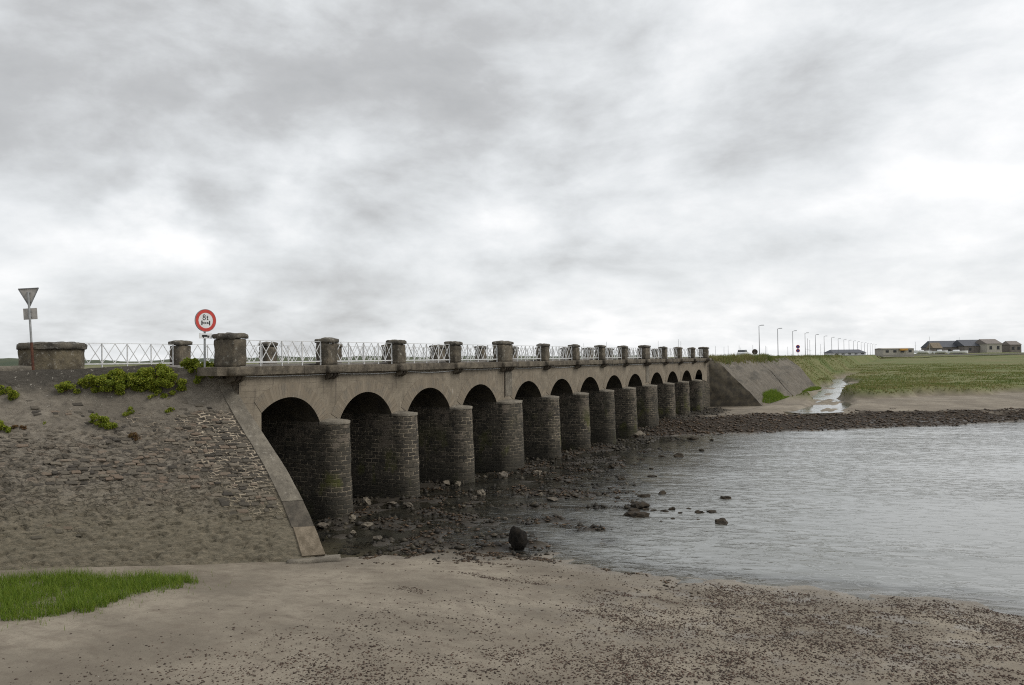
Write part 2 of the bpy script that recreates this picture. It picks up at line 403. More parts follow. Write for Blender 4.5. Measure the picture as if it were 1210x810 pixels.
def mk_leaf(name, stops, trans=.25, rough=.6, nsc=3., isl=.6):
    m = NT(name); i = m.island(); p = m.pos()
    f = m.math('ADD', m.math('MULTIPLY', i, isl), m.math('MULTIPLY', m.noise(p, nsc, 4), 1. - isl))
    col = m.ramp(f, stops)
    d = m.bsdf(col, rough, None, .3)
    tr = m.n('ShaderNodeBsdfTranslucent'); m.l(col, tr.inputs[0]); mx = m.n('ShaderNodeMixShader'); mx.inputs[0].default_value = trans
    m.l(d.outputs[0], mx.inputs[1]); m.l(tr.outputs[0], mx.inputs[2]); m.l(mx.outputs[0], m.out.inputs[0]); MT[name] = m.m
mk_leaf('shrub_leaf', [(.1, (.08, .13, .014)), (.45, (.19, .235, .022)), (.75, (.29, .31, .035)), (1., (.42, .38, .08))], .35)
mk_leaf('dark_leaf', [(.1, (.03, .055, .012)), (.5, (.065, .10, .02)), (1., (.12, .15, .03))])
mk_leaf('red_leaf', [(.1, (.07, .035, .02)), (.5, (.13, .07, .03)), (1., (.14, .13, .03))])
mk_leaf('grass_blade', [(.1, (.07, .125, .012)), (.5, (.13, .20, .02)), (.85, (.21, .26, .035)), (1., (.30, .26, .10))], .45)
mk_leaf('marsh_blade', [(.25, (.08, .115, .025)), (.45, (.125, .155, .038)), (.6, (.20, .185, .07)), (.8, (.27, .22, .115))], .4, .7, .12, .3)
mk_leaf('weed', [(.1, (.013, .009, .005)), (.5, (.042, .026, .013)), (.8, (.078, .046, .021)), (1., (.12, .085, .04))], .0, .45)
mk_leaf('debris', [(.0, (.022, .016, .012)), (.5, (.055, .036, .026)), (.8, (.10, .062, .044)), (1., (.16, .12, .09))], .0, .7)
mk_leaf('shingle', [(.0, (.09, .08, .066)), (.5, (.16, .14, .112)), (.85, (.24, .21, .17)), (1., (.36, .33, .28))], .0, .6)
mk_leaf('shell', [(.0, (.30, .27, .23)), (.6, (.45, .42, .37)), (1., (.62, .6, .56))], .0, .5)
mk_leaf('rubble', [(.0, (.010, .008, .006)), (.55, (.022, .018, .012)), (.80, (.05, .041, .026)), (.90, (.10, .084, .056)), (1., (.24, .20, .145))], .0, .6)

def mk_facing():
    m = NT('facing_stone'); p = m.pos(); i = m.island(); a = m.noise(p, 16, 5, .7); b = m.noise(p, 60, 3, .7); z = m.sep(p)[2]
    col = m.ramp(m.math('ADD', m.math('MULTIPLY', i, .75), m.math('MULTIPLY', a, .25)), [(.1, (.045, .04, .034)), (.4, (.095, .083, .066)), (.65, (.155, .135, .105)), (.8, (.15, .112, .083)), (.95, (.215, .19, .152))])
    col = m.mix(m.math('MULTIPLY', m.step(b, .5, .7), .45), col, (.05, .044, .036))
    col = m.mix(m.math('MULTIPLY', m.step(m.math('ADD', z, m.noise(p, 1.5, 3)), 2.4, 1.1), .55), col, (.085, .077, .053))
    m.bsdf(col, .92, m.bump(m.math('ADD', a, m.math('MULTIPLY', b, .5)), .8, .03)); MT['facing'] = m.m
mk_facing()
def mk_ground():
    m = NT('ground'); p = m.pos(); x, y, z = m.sep(p)
    marsh = m.attr('marsh'); mud = m.attr('mud'); weed = m.attr('weed')
    a = m.noise(p, .35, 6, .6); b = m.noise(p, 2.3, 6, .68); c = m.noise(p, 15, 5, .7); fine = m.noise(p, 70, 3, .6)
    sand = m.mix(m.step(a, .35, .65), (.182, .157, .122), (.258, .226, .178))
    sand = m.mix(m.math('MULTIPLY', m.step(b, .42, .72), .55), sand, (.13, .104, .082))
    sand = m.mix(m.math('MULTIPLY', m.step(c, .5, .75), .4), sand, (.105, .085, .068))
    sand = m.mix(m.math('MULTIPLY', m.step(fine, .6, .75), .35), sand, (.27, .24, .20))
    mudc = m.mix(b, (.014, .012, .009), (.042, .033, .022))
    gr = m.noise(p, 150, 2, .6); st_ = m.noise(m.scale(p, (.7, 2.2, 1.)), 1.6, 6, .7)
    sand = m.mix(m.math('MULTIPLY', m.step(st_, .5, .68), .5), sand, (.125, .10, .076))
    sand = m.mix(m.math('MULTIPLY', m.step(gr, .50, .66), .55), sand, (.085, .07, .053))
    damp = m.step(m.noise(m.scale(p, (.5, 1.0, 1.)), .42, 6, .65), .44, .62)
    sand = m.mix(m.math('MULTIPLY', damp, .5), sand, (.105, .089, .069))
    col = m.mix(mud, sand, mudc)
    # wetness: close to the water level, and in shallow hollows of the beach
    wetz = m.math('MULTIPLY', m.step(m.math('ADD', z, m.math('MULTIPLY', m.math('SUBTRACT', c, .5), .22)), .12, -.02), .7)
    hol = m.math('MULTIPLY', m.step(m.noise(p, 1.1, 6, .7), .5, .60), m.step(z, .55, .2))
    hol = m.math('MULTIPLY', hol, m.step(x, 9., 17.))
    wet = m.math('MAXIMUM', wetz, m.math('MULTIPLY', hol, .85))
    col = m.mix(m.math('MULTIPLY', wet, .45), col, m.mix(.5, col, (.03, .026, .022)))
    wc = m.mix(m.step(c, .35, .7), (.012, .009, .006), (.042, .029, .017))
    col = m.mix(weed, col, wc)
    s2 = m.noise(m.scale(p, (.020, .05, 0.)), 1.0, 7, .7); s3 = m.noise(p, .09, 7, .72)
    mg = m.ramp(m.math('ADD', m.math('MULTIPLY', s2, .55), m.math('MULTIPLY', s3, .45)), [(.30, (.05, .072, .02)), (.43, (.10, .125, .034)), (.53, (.145, .145, .055)), (.64, (.19, .155, .085)), (.76, (.10, .11, .04))])
    mg = m.mix(m.math('MULTIPLY', m.noise(p, 1.2, 5, .7), .5), mg, (.04, .05, .016))
    col = m.mix(marsh, col, mg)
    rough = m.math('SUBTRACT', .95, m.math('MULTIPLY', m.math('MULTIPLY', wet, .62), m.math('SUBTRACT', 1., marsh)))
    rip = m.noise(m.scale(p, (1.2, 3.0, 1.)), 3.2, 4, .6)
    h = m.math('ADD', m.math('ADD', m.math('MULTIPLY', b, 1.2), m.math('MULTIPLY', c, .35)), m.math('ADD', m.math('MULTIPLY', fine, .12), m.math('MULTIPLY', rip, .5)))
    h = m.math('MULTIPLY', h, m.math('SUBTRACT', 1.0, m.math('MULTIPLY', wet, .75)))
    m.bsdf(col, rough, m.bump(h, .55, .05), m.math('ADD', .25, m.math('MULTIPLY', wet, .35))); MT['ground'] = m.m
mk_ground()

def mk_water(name, murk=(.045, .042, .030), k=.7, amp=.05):
    m = NT(name); p = m.pos()
    mp = m.n('ShaderNodeMapping'); m.l(p, mp.inputs[0]); mp.inputs['Rotation'].default_value = (0, 0, R(-20)); q = mp.outputs[0]
    w1 = m.noise(m.scale(q, (.72, 1.4, 1.)), 2.0, 3, .55, .5)
    w2 = m.noise(m.scale(q, (.5, 1.4, 1.), (5, 3, 0)), 4.2, 3, .55, .3)
    gust = m.noise(p, .09, 3, .6)
    rd = m.math('SUBTRACT', 1., m.math('MULTIPLY', m.math('ABSOLUTE', m.math('SUBTRACT', w1, .5)), 3.2))
    rd = m.math('POWER', m.math('MAXIMUM', rd, 0.), 2.2)
    h = m.math('ADD', m.math('ADD', w1, m.math('MULTIPLY', rd, .20)), m.math('MULTIPLY', w2, .22))
    h = m.math('MULTIPLY', h, m.math('ADD', .35, m.math('MULTIPLY', m.step(m.noise(m.scale(q, (.5, 1., 1.)), .16, 4, .6), .38, .62), .9)))
    bn = m.bump(h, 1.0, amp)
    fr = m.n('ShaderNodeFresnel'); fr.inputs['IOR'].default_value = 1.333; m.l(bn, fr.inputs['Normal'])
    gl = m.n('ShaderNodeBsdfGlossy'); m.put(gl.inputs['Roughness'], m.math('ADD', .04, m.math('MULTIPLY', gust, .12))); gl.inputs['Color'].default_value = (.96, .97, .98, 1); m.l(bn, gl.inputs['Normal'])
    tr = m.n('ShaderNodeBsdfTransparent'); tr.inputs[0].default_value = (.80, .80, .72, 1)
    df = m.n('ShaderNodeBsdfDiffuse'); df.inputs[0].default_value = (*murk, 1)
    a = m.n('ShaderNodeMixShader'); dep = m.n('ShaderNodeAttribute', attribute_name='depth').outputs['Fac']
    m.put(a.inputs[0], m.math('MULTIPLY', dep, k)); m.l(tr.outputs[0], a.inputs[1]); m.l(df.outputs[0], a.inputs[2])
    b = m.n('ShaderNodeMixShader'); m.l(fr.outputs[0], b.inputs[0]); m.l(a.outputs[0], b.inputs[1]); m.l(gl.outputs[0], b.inputs[2])
    m.l(b.outputs[0], m.out.inputs[0]); MT[name] = m.m
mk_water('water', (.185, .19, .18), .97, .06); mk_water('stream_water', (.06, .055, .042), .5, .006)

# ------------------------------------------------------------------ layout numbers
POS = [17.97 + 4.485 * i + .415 * ((i >= 4) + (i >= 5) + (i >= 9) + (i >= 10)) for i in range(14)]
POS[1] += .12
FARPOS = [p + 2.86 for p in POS]
WIDE = (4, 9)
HW = [.55] * 14
for i in WIDE: HW[i] = .965
Z_CT, Z_CB, Z_SP, Z_AP = 5.64, 5.35, 3.54, 4.53
XB = -6.4                      # back face of the bridge

# near wing wall frame
T0 = np.array([0., 18.22, 0.]); EV = np.array([4.38, -.88, 0.]) ; EV = EV / np.linalg.norm(EV)
DV = np.array([-5.93, -5.70, 0.]); DV = DV / np.linalg.norm(DV)
PROF = np.array([(-.55, 5.62), (-.40, 5.25), (-.25, 4.90), (.89, 3.86), (1.6, 3.26), (2.55, 2.55), (3.33, 1.72), (4.05, .76), (4.46, .25), (4.9, -.35)])
_c = np.polyfit(PROF[2:-1, 0], PROF[2:-1, 1], 3); _h = np.linspace(-.25, 4.46, 16)
PROF = np.vstack([PROF[:2], np.column_stack([_h, np.polyval(_c, _h)]), PROF[-1:]])
_L = np.concatenate([[0], np.cumsum(np.hypot(*np.diff(PROF, axis=0).T))]); WL = _L[-1]
def wing(s, v, out=0.):
    h = np.interp(v, _L, PROF[:, 0]); z = np.interp(v, _L, PROF[:, 1])
    s = np.asarray(s, float); h = np.asarray(h)
    P = T0 + EV * h[..., None] + DV * s[..., None]
    P = P + np.zeros(np.broadcast(s, h).shape + (3,)); P[..., 2] = z
    return P + np.array([.66, -.33, .67]) * out
def find_wing(px, py):
    s, v = np.meshgrid(np.linspace(-.2, 12, 245), np.linspace(0, WL, 160), indexing='ij')
    X, Y = proj(wing(s, v)); k = np.argmin((X - px) ** 2 + (Y - py) ** 2); return s.ravel()[k], v.ravel()[k]

# ------------------------------------------------------------------ terrain
YSX = np.array([-60, -10, 4.4, 5.5, 7., 8.8, 10.6, 13.7, 17.8, 20, 21.7, 30, 60, 400])
YSY = np.array([17, 17.5, 17.6, 18.3, 19.4, 20.1, 20.15, 19.7, 20.2, 20.8, 20.6, 20.3, 17, 0])
STREAM = [onz(935, 487, .75), onz(968, 486, .75), onz(985, 478, .8), onz(975, 471, .85), onz(990, 462, .9), onz(1000, 455, 1.0), onz(985, 452, 1.05)]
STREAM.append(STREAM[-1] + np.array([2., 30, 0]))
SW = [1.3, 1.7, 1.9, 1.6, 2.2, 1.8, 1.5, 1.2]
def dist_poly(x, y, pts, ws):
    best = np.full(np.shape(x), 1e9)
    for k in range(len(pts) - 1):
        a = pts[k][:2]; b = pts[k + 1][:2]; d = b - a; L2 = d @ d
        t = np.clip(((x - a[0]) * d[0] + (y - a[1]) * d[1]) / L2, 0, 1)
        dd = np.hypot(x - a[0] - t * d[0], y - a[1] - t * d[1]) / (ws[k] + (ws[k + 1] - ws[k]) * t)
        best = np.minimum(best, dd)
    return best
POOL = onz(413, 650, 0)
MOUND = onz(917, 469, 1.3) + np.array([-.6, 0, 0])
def far_v(x, y): return (x - 3.6) * -.705 + (y - 55.6) * .709
def rubble_mask(x, y):
    xl = np.interp(y, [16, 19, 21, 24, 30, 36, 42, 60, 80], [5, 8., 10., 10.6, 10, 8., 6., 3.2, 2.8])
    return sstep(1.0, -1.5, x - xl + (fbm(x * .45, y * .45, 5) - .5) * 4) * sstep(-13, -9, x) * sstep(18.2, 20.3, y + (fbm(x * .8, y * .8, 8) - .5) * 2) * sstep(82, 76, y)
def ground(x, y, zones=False):
    x = np.asarray(x, float); y = np.asarray(y, float)
    d = np.interp(x, YSX, YSY) + (fbm(x * .35, y * .35, 3) - .5) * 1.1 - y
    near = np.where(d > 0, .02 + .062 * np.minimum(d, 9) + .02 * np.maximum(d - 9, 0), .02 + .075 * d)
    near = near + (fbm(x * .5, y * .5, 21) - .5) * .09 * sstep(-.5, 2, d)
    near = near + ((fbm(x * 1.3, y * 1.9, 23) - .5) * .11 + (fbm(x * 4., y * 5., 25) - .5) * .05) * np.exp(-(d / 1.6) ** 2)
    near = np.maximum(near, -.9)
    v = far_v(x, y) + (fbm(x * .25, y * .25, 31) - .5) * 3.2
    wt = np.clip(7.6 - .36 * (x - 12.5), 2.6, 8.5)             # width of the weed bank
    bank = .68 * np.clip(v / wt, 0, 1)
    f = np.where(v < 0, .07 * v, bank + np.clip((v - wt) / 8.5, 0, 1) * .5)
    f = np.maximum(f, -.9)
    f = np.where((x < 8), np.minimum(f, .62 + sstep(4, 8, x) * .8), f)
    edge = 16.8 + (fbm(x * .11, y * .11, 41) - .5) * 7 + (fbm(x * .5, y * .5, 43) - .5) * 2.2
    ms = sstep(0, 1.6, v - edge) * sstep(5.5, 11, x - (fbm(x * .2, y * .2, 47) - .5) * 4) * sstep(80, 86, y)
    ms = np.maximum(ms, sstep(126, 131, y + (fbm(x * .4, y * .4, 48) - .5) * 3) * sstep(-1, 1, x))
    dist = np.hypot(x - 20, y)
    mz = 1.85 + (fbm(x * .06, y * .06, 51) - .4) * 1.1 + (fbm(x * .35, y * .35, 53) - .5) * .35 + np.clip((dist - 110) / 300, 0, 1) * 2.6 + sstep(330, 430, dist) * 1.2
    f = f + ms * (mz - f)
    w = (f - near)
    z = np.where(y > 45 + 0 * x, f, np.maximum(f, near))
    ep = ((x - POOL[0]) / 1.25) ** 2 + ((y - POOL[1]) / .8) ** 2
    z = np.where(ep < 1.6, np.minimum(z, -.14 + .16 * ep), z)
    # stream
    ds = dist_poly(x, y, STREAM, SW)
    carve = sstep(1.35, .8, ds)
    bedz = np.interp(y, [70, 78, 95, 110, 150], [.55, .62, .75, .85, 1.3])
    bedz = bedz + (fbm(x * .8, y * .22, 77) - .40) * .62
    z = np.where(z > bedz, z + carve * (bedz - z), z); ms = ms * (1 - carve)
    # rubble bed under the bridge
    rb = rubble_mask(x, y)
    rz = -.10 + (fbm(x * 1.1, y * 1.1, 61) - .42) * .55 + (fbm(x * 4, y * 4, 67) - .5) * .12
    tgt = np.where(y > 55, np.maximum(rz, z), rz)
    z = z + rb * (tgt - z) * sstep(84, 66, y)
    z = np.where(ep < 1.6, np.minimum(z, -.14 + .16 * ep), z)
    weed = sstep(-.6, .3, v) * sstep(1.0, -.6, v - wt - (fbm(x * .6, y * .6, 71) - .5) * 5) * (y > 45) * (1 - carve * .8) * (x > 0)
    z = z + weed * (fbm(x * 1.5, y * 1.5, 73) - .4) * .26
    # estuary west of the bridge, far land
    west = sstep(-7.5, -12, x) * sstep(0, 1.5, y - (15.2 + .96 * x))
    z = z * (1 - west) + (-1.0) * west
    land = sstep(650, 900, dist)
    z = np.where(land > 0, np.maximum(z, -1 + 5.0 * land), z)
    ms = np.maximum(ms * (1 - west), land)
    # causeway carrying the road on past the bridge
    cz = 5.5 - np.maximum(np.maximum(x - (0.), -6.6 - x), 0) * .92
    cz = np.where(y > 80.6, cz, -9)
    cz = np.where((y < 128) & (x > -.6), np.where(x < .2, cz - .5, -9), cz)
    ms = np.where(cz > z, np.maximum(ms, sstep(.3, 1.2, cz)), ms)
    z = np.maximum(z, cz)
    mnd = 1.75 * np.exp(-(((x - MOUND[0]) / 2.0) ** 2 + ((y - MOUND[1]) / 6.5) ** 2)) + .25 * fbm(x, y, 97) - .3
    z = np.where((x > 1) & (x < 12) & (y > 78) & (y < 112), np.maximum(z, mnd), z)
    # approach platform behind the wing wall
    if not zones: return z
    return z, ms, rb, weed
def axis(segs):
    out = [segs[0][0]]
    for a, b, st in segs:
        n = max(1, int(round((b - a) / st))); out += list(np.linspace(a, b, n + 1)[1:])
    return np.array(out)
def grow(a, b, st, g):
    o = [a]
    while o[-1] < b: o.append(o[-1] + st); st *= g
    return o[1:]
gx = axis([(-12, 0, .8), (0, 32, .2), (32, 60, .6)]); gx = np.concatenate([-np.array(grow(12, 6000, 1.2, 1.16))[::-1], gx, grow(60, 6000, .9, 1.14)])
gy = axis([(2, 24, .15), (24, 60, .45), (60, 112, .42), (112, 160, 1.0)]); gy = np.concatenate([-np.array(grow(-2, 800, 1., 1.3))[::-1], gy, grow(160, 7000, 1.5, 1.08)])
GX, GY = np.meshgrid(gx, gy, indexing='ij')
GZ, ZM, ZR, ZW = ground(GX, GY, True)
n, m_ = GX.shape
I = np.arange(n * m_).reshape(n, m_)
F = np.stack([I[:-1, :-1], I[1:, :-1], I[1:, 1:], I[:-1, 1:]], -1).reshape(-1, 4)
g = fastmesh('ground', np.stack([GX, GY, GZ], -1).reshape(-1, 3), F, MT['ground'], True); struct(g)
for nm, A in (('marsh', ZM), ('mud', ZR), ('weed', ZW)):
    at_ = g.data.attributes.new(nm, 'FLOAT', 'POINT'); at_.data.foreach_set('value', A.ravel().astype(np.float32))

# water sheet with its depth over the bed stored per vertex
wx = np.concatenate([-np.array(grow(12, 1500, 3, 1.3))[::-1], np.arange(-12, 45, .5), grow(44.5, 1500, 1., 1.25)])
wy = np.concatenate([-np.array(grow(-14, 300, 2, 1.4))[::-1], np.arange(14, 90, .5), grow(89.5, 1200, 1., 1.2)])
WX, WY = np.meshgrid(wx, wy, indexing='ij')
n, m_ = WX.shape; I = np.arange(n * m_).reshape(n, m_)
F = np.stack([I[:-1, :-1], I[1:, :-1], I[1:, 1:], I[:-1, 1:]], -1).reshape(-1, 4)
w = fastmesh('water', np.stack([WX, WY, np.zeros_like(WX)], -1).reshape(-1, 3), F, MT['water'], True); struct(w)
dep = sstep(-.02, .13, -ground(WX, WY)) * sstep(4, 14, WX + .0 * WY) * .9 + .1 * sstep(0, .3, -ground(WX, WY))
a_ = w.data.attributes.new('depth', 'FLOAT', 'POINT'); a_.data.foreach_set('value', dep.ravel().astype(np.float32))
# stream sheet
Ps = []; Us = []
for k in range(len(STREAM) - 1):
    for t in np.linspace(0, 1, 8, endpoint=False):
        c = STREAM[k] + (STREAM[k + 1] - STREAM[k]) * t; Ps.append(c); Us.append(SW[k] + (SW[k + 1] - SW[k]) * t)
Ps = np.array(Ps); tg = np.gradient(Ps[:, :2], axis=0); tg /= np.linalg.norm(tg, axis=1)[:, None]
nr = np.stack([-tg[:, 1], tg[:, 0]], 1); rows = []
for k in range(len(Ps)):
    wz = float(np.interp(Ps[k][1], [70, 78, 95, 110, 150], [.68, .74, .87, .97, 1.42]))
    rows.append([(Ps[k][0] + nr[k][0] * q * Us[k], Ps[k][1] + nr[k][1] * q * Us[k], wz) for q in np.linspace(-1.2, 1.2, 7)])
mb = MB(); mb.grid(np.array(rows)); st = mb.build('stream', MT['stream_water']); struct(st)
a_ = st.data.attributes.new('depth', 'FLOAT', 'POINT'); a_.data.foreach_set('value', [.6] * len(st.data.vertices))

# ------------------------------------------------------------------ the bridge
bridge = thing('stone_bridge', 'long stone road bridge of thirteen low arches with white lattice railings', 'bridge', (0, 48, 0))
# arch curves
def half_arc(span, rise):
    r = (span * span + rise * rise) / (2 * rise); return r
ARCH = []
for i in range(13):
    a = POS[i] + HW[i]; b = POS[i + 1] - HW[i + 1]; zl = zr = Z_SP; ap = .5 * (a + b)
    if i == 0: a = 19.18; zl = 4.06; ap = 20.5
    if i == 12: b = POS[13] - 1.2; zr = 4.0; ap = .5 * (a + b) + .15
    ARCH.append((a, b, zl, zr, ap))
def arch_z(k, y):
    a, b, zl, zr, ap = ARCH[k]
    sp, zs = (ap - a, zl) if y < ap else (b - ap, zr)
    r = half_arc(sp, Z_AP - zs); d = min(abs(y - ap), sp)
    return Z_AP - r + math.sqrt(max(r * r - d * d, 0))
Y0, Y1 = 18.22, 78.6
prof = [(Y0, Z_SP - .3)]
for k in range(13):
    a, b, zl, zr, ap = ARCH[k]
    if k: pass
    prof.append((a, Z_SP - .3 if k == 0 else Z_SP - .02))
    for t in np.linspace(0, 1, 29):
        y = a + (b - a) * t; prof.append((y, arch_z(k, y)))
    prof.append((b, Z_SP - .02))
prof.append((Y1, Z_SP - .3))
mb = MB(); mb2 = MB(); sof = MB(); ln = 0
for (ya, za), (yb, zb) in zip(prof[:-1], prof[1:]):
    L = math.hypot(yb - ya, zb - za)
    if abs(yb - ya) > 1e-6:
        mb.add([(0, ya, za), (0, yb, zb), (0, yb, Z_CB + .05), (0, ya, Z_CB + .05)], [(0, 1, 2, 3)])
        mb2.add([(XB, ya, za), (XB, yb, zb), (XB, yb, Z_CB + .05), (XB, ya, Z_CB + .05)], [(3, 2, 1, 0)])
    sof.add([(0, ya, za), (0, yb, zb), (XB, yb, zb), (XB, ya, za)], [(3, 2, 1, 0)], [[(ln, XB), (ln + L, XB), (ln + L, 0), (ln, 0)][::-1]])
    ln += L
mb.build('spandrel_wall', MT['spandrel'], bridge); mb2.build('spandrel_wall', MT['spandrel'], bridge)
sof.build('vault', MT['moss_and_arch_shade'], bridge)  # soffit coloured dark to stand in for the shade inside the arches
# voussoir rings, slightly proud of the face
for k in range(13):
    a, b, zl, zr, ap = ARCH[k]; P = []; U = []; l = 0; last = None
    ys = np.linspace(a, b, 33)
    for y in ys:
        z = arch_z(k, y); sp, zs = (ap - a, zl) if y < ap else (b - ap, zr)
        r = half_arc(sp, Z_AP - zs); c = np.array([ap, Z_AP - r]); dvec = np.array([y, z]) - c; dvec = dvec / np.linalg.norm(dvec)
        if last is not None: l += np.hypot(*(np.array([y, z]) - last))
        last = np.array([y, z]); o = last + dvec * .52
        P.append([(0, y, z), (.016, y, z), (.016, o[0], min(o[1], Z_CB - .02)), (0, o[0], min(o[1], Z_CB - .02))]); U.append([(l, -.05), (l, 0.02), (l, .54), (l, .6)])
    mb = MB(); mb.grid(np.array(P), np.array(U), flip=True); mb.build('arch_ring', MT['ring'], bridge)
# piers with rounded cutwaters
def pier_loop(hw, off=0., z=3.54, nx=26):
    grow_ = .034 * (Z_SP - z); e = .25; pts = []
    for t in np.linspace(-90, 90, 29):
        c, s = math.cos(R(t)), math.sin(R(t)); pts.append((e + (.55 + grow_ + off) * c, (hw + grow_ * .6 + off) * s))
    for t in np.linspace(0, 1, nx)[1:-1]: pts.append((e - (6.4 + 2 * e) * t, hw + grow_ * .6 + off))
    for t in np.linspace(90, 270, 13):
        c, s = math.cos(R(t)), math.sin(R(t)); pts.append((XB - e + (.55 + grow_) * c, (hw + grow_ * .6 + off) * s))
    for t in np.linspace(0, 1, nx)[1:-1]: pts.append((XB - e + (6.4 + 2 * e) * t, -hw - grow_ * .6 - off))
    pts.append(pts[0]); return np.array(pts)
for i in range(1, 13):
    zs = np.linspace(-.9, Z_SP, 34); G = []; UVs = []
    base = pier_loop(HW[i]); per = np.concatenate([[0], np.cumsum(np.hypot(*np.diff(base, axis=0).T))])
    for z in zs:
        lp = pier_loop(HW[i], 0, z); row = []; uvr = []
        for k, (x, y) in enumerate(lp):
            kk = k if k < len(lp) - 1 else 0
            b0 = base[kk]
            nz = mn.fractal(Vector((b0[0] * 1.6, (b0[1] + POS[i]) * 1.6, z * 1.6)), 1., 2., 3) * .028 + mn.noise(Vector((b0[0] * 6, (b0[1] + POS[i]) * 6, z * 9))) * .012
            nx_, ny_ = (1, 0) if abs(b0[0] - .25) < .01 and False else ((b0[0] > .25) * b0[0], np.sign(b0[1]) if abs(b0[1]) > .9 * HW[i] else b0[1] / HW[i])
            q = math.hypot(nx_, ny_) or 1
            row.append((x + nx_ / q * nz, POS[i] + y + ny_ / q * nz, z)); uvr.append((per[k] + i * 1.37, z))
        G.append(row); UVs.append(uvr)
    mb = MB(); mb.grid(np.array(G), np.array(UVs), flip=True)
    pr = mb.build('pier', MT['pier'], bridge, smooth=True)
    # weathered cement top of the cutwater
    lp = [(x, y) for x, y in pier_loop(HW[i], .015) if x > -.02]
    lp = [(x, y) for x, y in lp if x >= .2499] 
    outer = [(.0, lp[0][1])] + lp + [(.0, lp[-1][1])]
    rows = []
    for sc_, z in ((1.0, Z_SP - .10), (1.01, Z_SP + .005), (.93, Z_SP + .02), (.55, Z_SP + .06), (.02, Z_SP + .10)):
        rows.append([(max(x * sc_, 0), POS[i] + y * sc_, z + mn.noise(Vector((x * 4, y * 4 + i * 9, z * 5))) * .018) for x, y in outer])
    mb = MB(); mb.grid(np.array(rows), flip=True); mb.build('cutwater_cap', MT['coping'], pr, smooth=True)
# abutments
for (ya, yb) in ((18.2, 19.18), (POS[13] - 1.2, 80.4)):
    mb = MB()
    P = np.array([[(-.03, ya, z) for z in np.linspace(-.9, Z_CB, 12)], [(-.03, yb, z) for z in np.linspace(-.9, Z_CB, 12)]])
    mb.grid(P, np.stack([P[..., 1], P[..., 2]], -1))
    yy = yb if ya < 15 else ya
    P = np.array([[(-.03, yy, z) for z in np.linspace(-.9, Z_CB, 12)], [(XB, yy, z) for z in np.linspace(-.9, Z_CB, 12)]])
    mb.grid(P, np.stack([P[..., 0], P[..., 2]], -1), flip=ya > 15)
    P = np.array([[(XB, ya, z) for z in np.linspace(-.9, Z_CB, 12)], [(XB, yb, z) for z in np.linspace(-.9, Z_CB, 12)]])
    mb.grid(P, np.stack([P[..., 1], P[..., 2]], -1), flip=True)
    mb.build('abutment', MT['pier'], bridge)
# cornice slabs
def cornice(x_in, x_out, ya, yb, bays, seed):
    mb = MB(); ys = [ya] + [p for p in bays if ya < p < yb] + [yb]
    cx = (x_in + x_out) / 2
    for k in range(len(ys) - 1):
        a, b = ys[k], ys[k + 1]; nn = max(1, int(round((b - a) / 1.5)))
        for q in range(nn):
            s0 = a + (b - a) * q / nn; s1 = a + (b - a) * (q + 1) / nn
            mb.rbox((cx, (s0 + s1) / 2, (Z_CT + Z_CB) / 2 + random.uniform(-.006, .006)), (abs(x_out - x_in), s1 - s0 + .004, Z_CT - Z_CB), .025, .12, .012, seed + k + q * .3)
    return mb
cornice(-.7, .22, 17.14, 78.7, POS, 3).build('cornice', MT['cornice_stone'], bridge)
cornice(-5.7, -6.62, 17.3, 81.5, FARPOS, 9).build('cornice', MT['cornice_stone'], bridge)
# parapet pillars, base blocks, corbels
def pillar(x, y, sx, sy, zt, seed, side):
    mb = MB(); h = zt - .15 - Z_CT
    mb.rbox((x, y, Z_CT + h / 2), (sx, sy, h), .035, .085, .03, seed, None, 3.5)
    p = mb.build('parapet_pillar', MT['granite'], bridge, smooth=True)
    c = MB()
    def dome(q):
        if q[2] > 0: q = q.copy(); q[2] += .05 * (1 - (abs(q[0]) / (sx / 2 + .05)) ** 2) * (1 - (abs(q[1]) / (sy / 2 + .05)) ** 2)
        return q
    c.rbox((x, y, zt - .075), (sx + .085, sy + .085, .15), .035, .06, .042, seed + 5, dome, 5.)
    c.build('cap', MT['cap_stone'], p, smooth=True)
    b = MB(); bx = .10 * side
    b.rbox((x + bx, y, (Z_CT + Z_CB) / 2 - .004), (max(sx, .57) + .28, sy + .26, Z_CT - Z_CB + .012), .025, .1, .014, seed + 9)
    b.build('base_block', MT['cornice_stone'], bridge, smooth=True)
    xf = (0 if side > 0 else XB); nc = 5 if sy > 1 else 3
    for k in range(nc):
        yy = y + (k - (nc - 1) / 2) * (sy + .02) / nc
        q = MB(); o = .30 * side
        q.prism([(xf - .02 * side, yy - .055, Z_CB - .27), (xf - .02 * side, yy - .055, Z_CB - .004), (xf + o, yy - .055, Z_CB - .004), (xf + o, yy - .055, Z_CB - .09), (xf + o * .7, yy - .055, Z_CB - .17)], (0, .11, 0))
        q.build('corbel', MT['corbel_dark' if k % 2 else 'cornice_stone'], bridge)
for i in range(14):
    end = i in (0, 13); wd = i in WIDE
    pillar(-.12, POS[i], .9 if end else .57, .55 if end else (1.2 if wd else .57), 6.70 if (end or wd) else 6.62, i * 3.1, 1)
for i in range(14):
    if FARPOS[i] > 82: continue
    wd = i in WIDE
    pillar(-6.1, FARPOS[i], .57, 1.2 if wd else .57, 6.62, 77 + i * 2.3, -1)
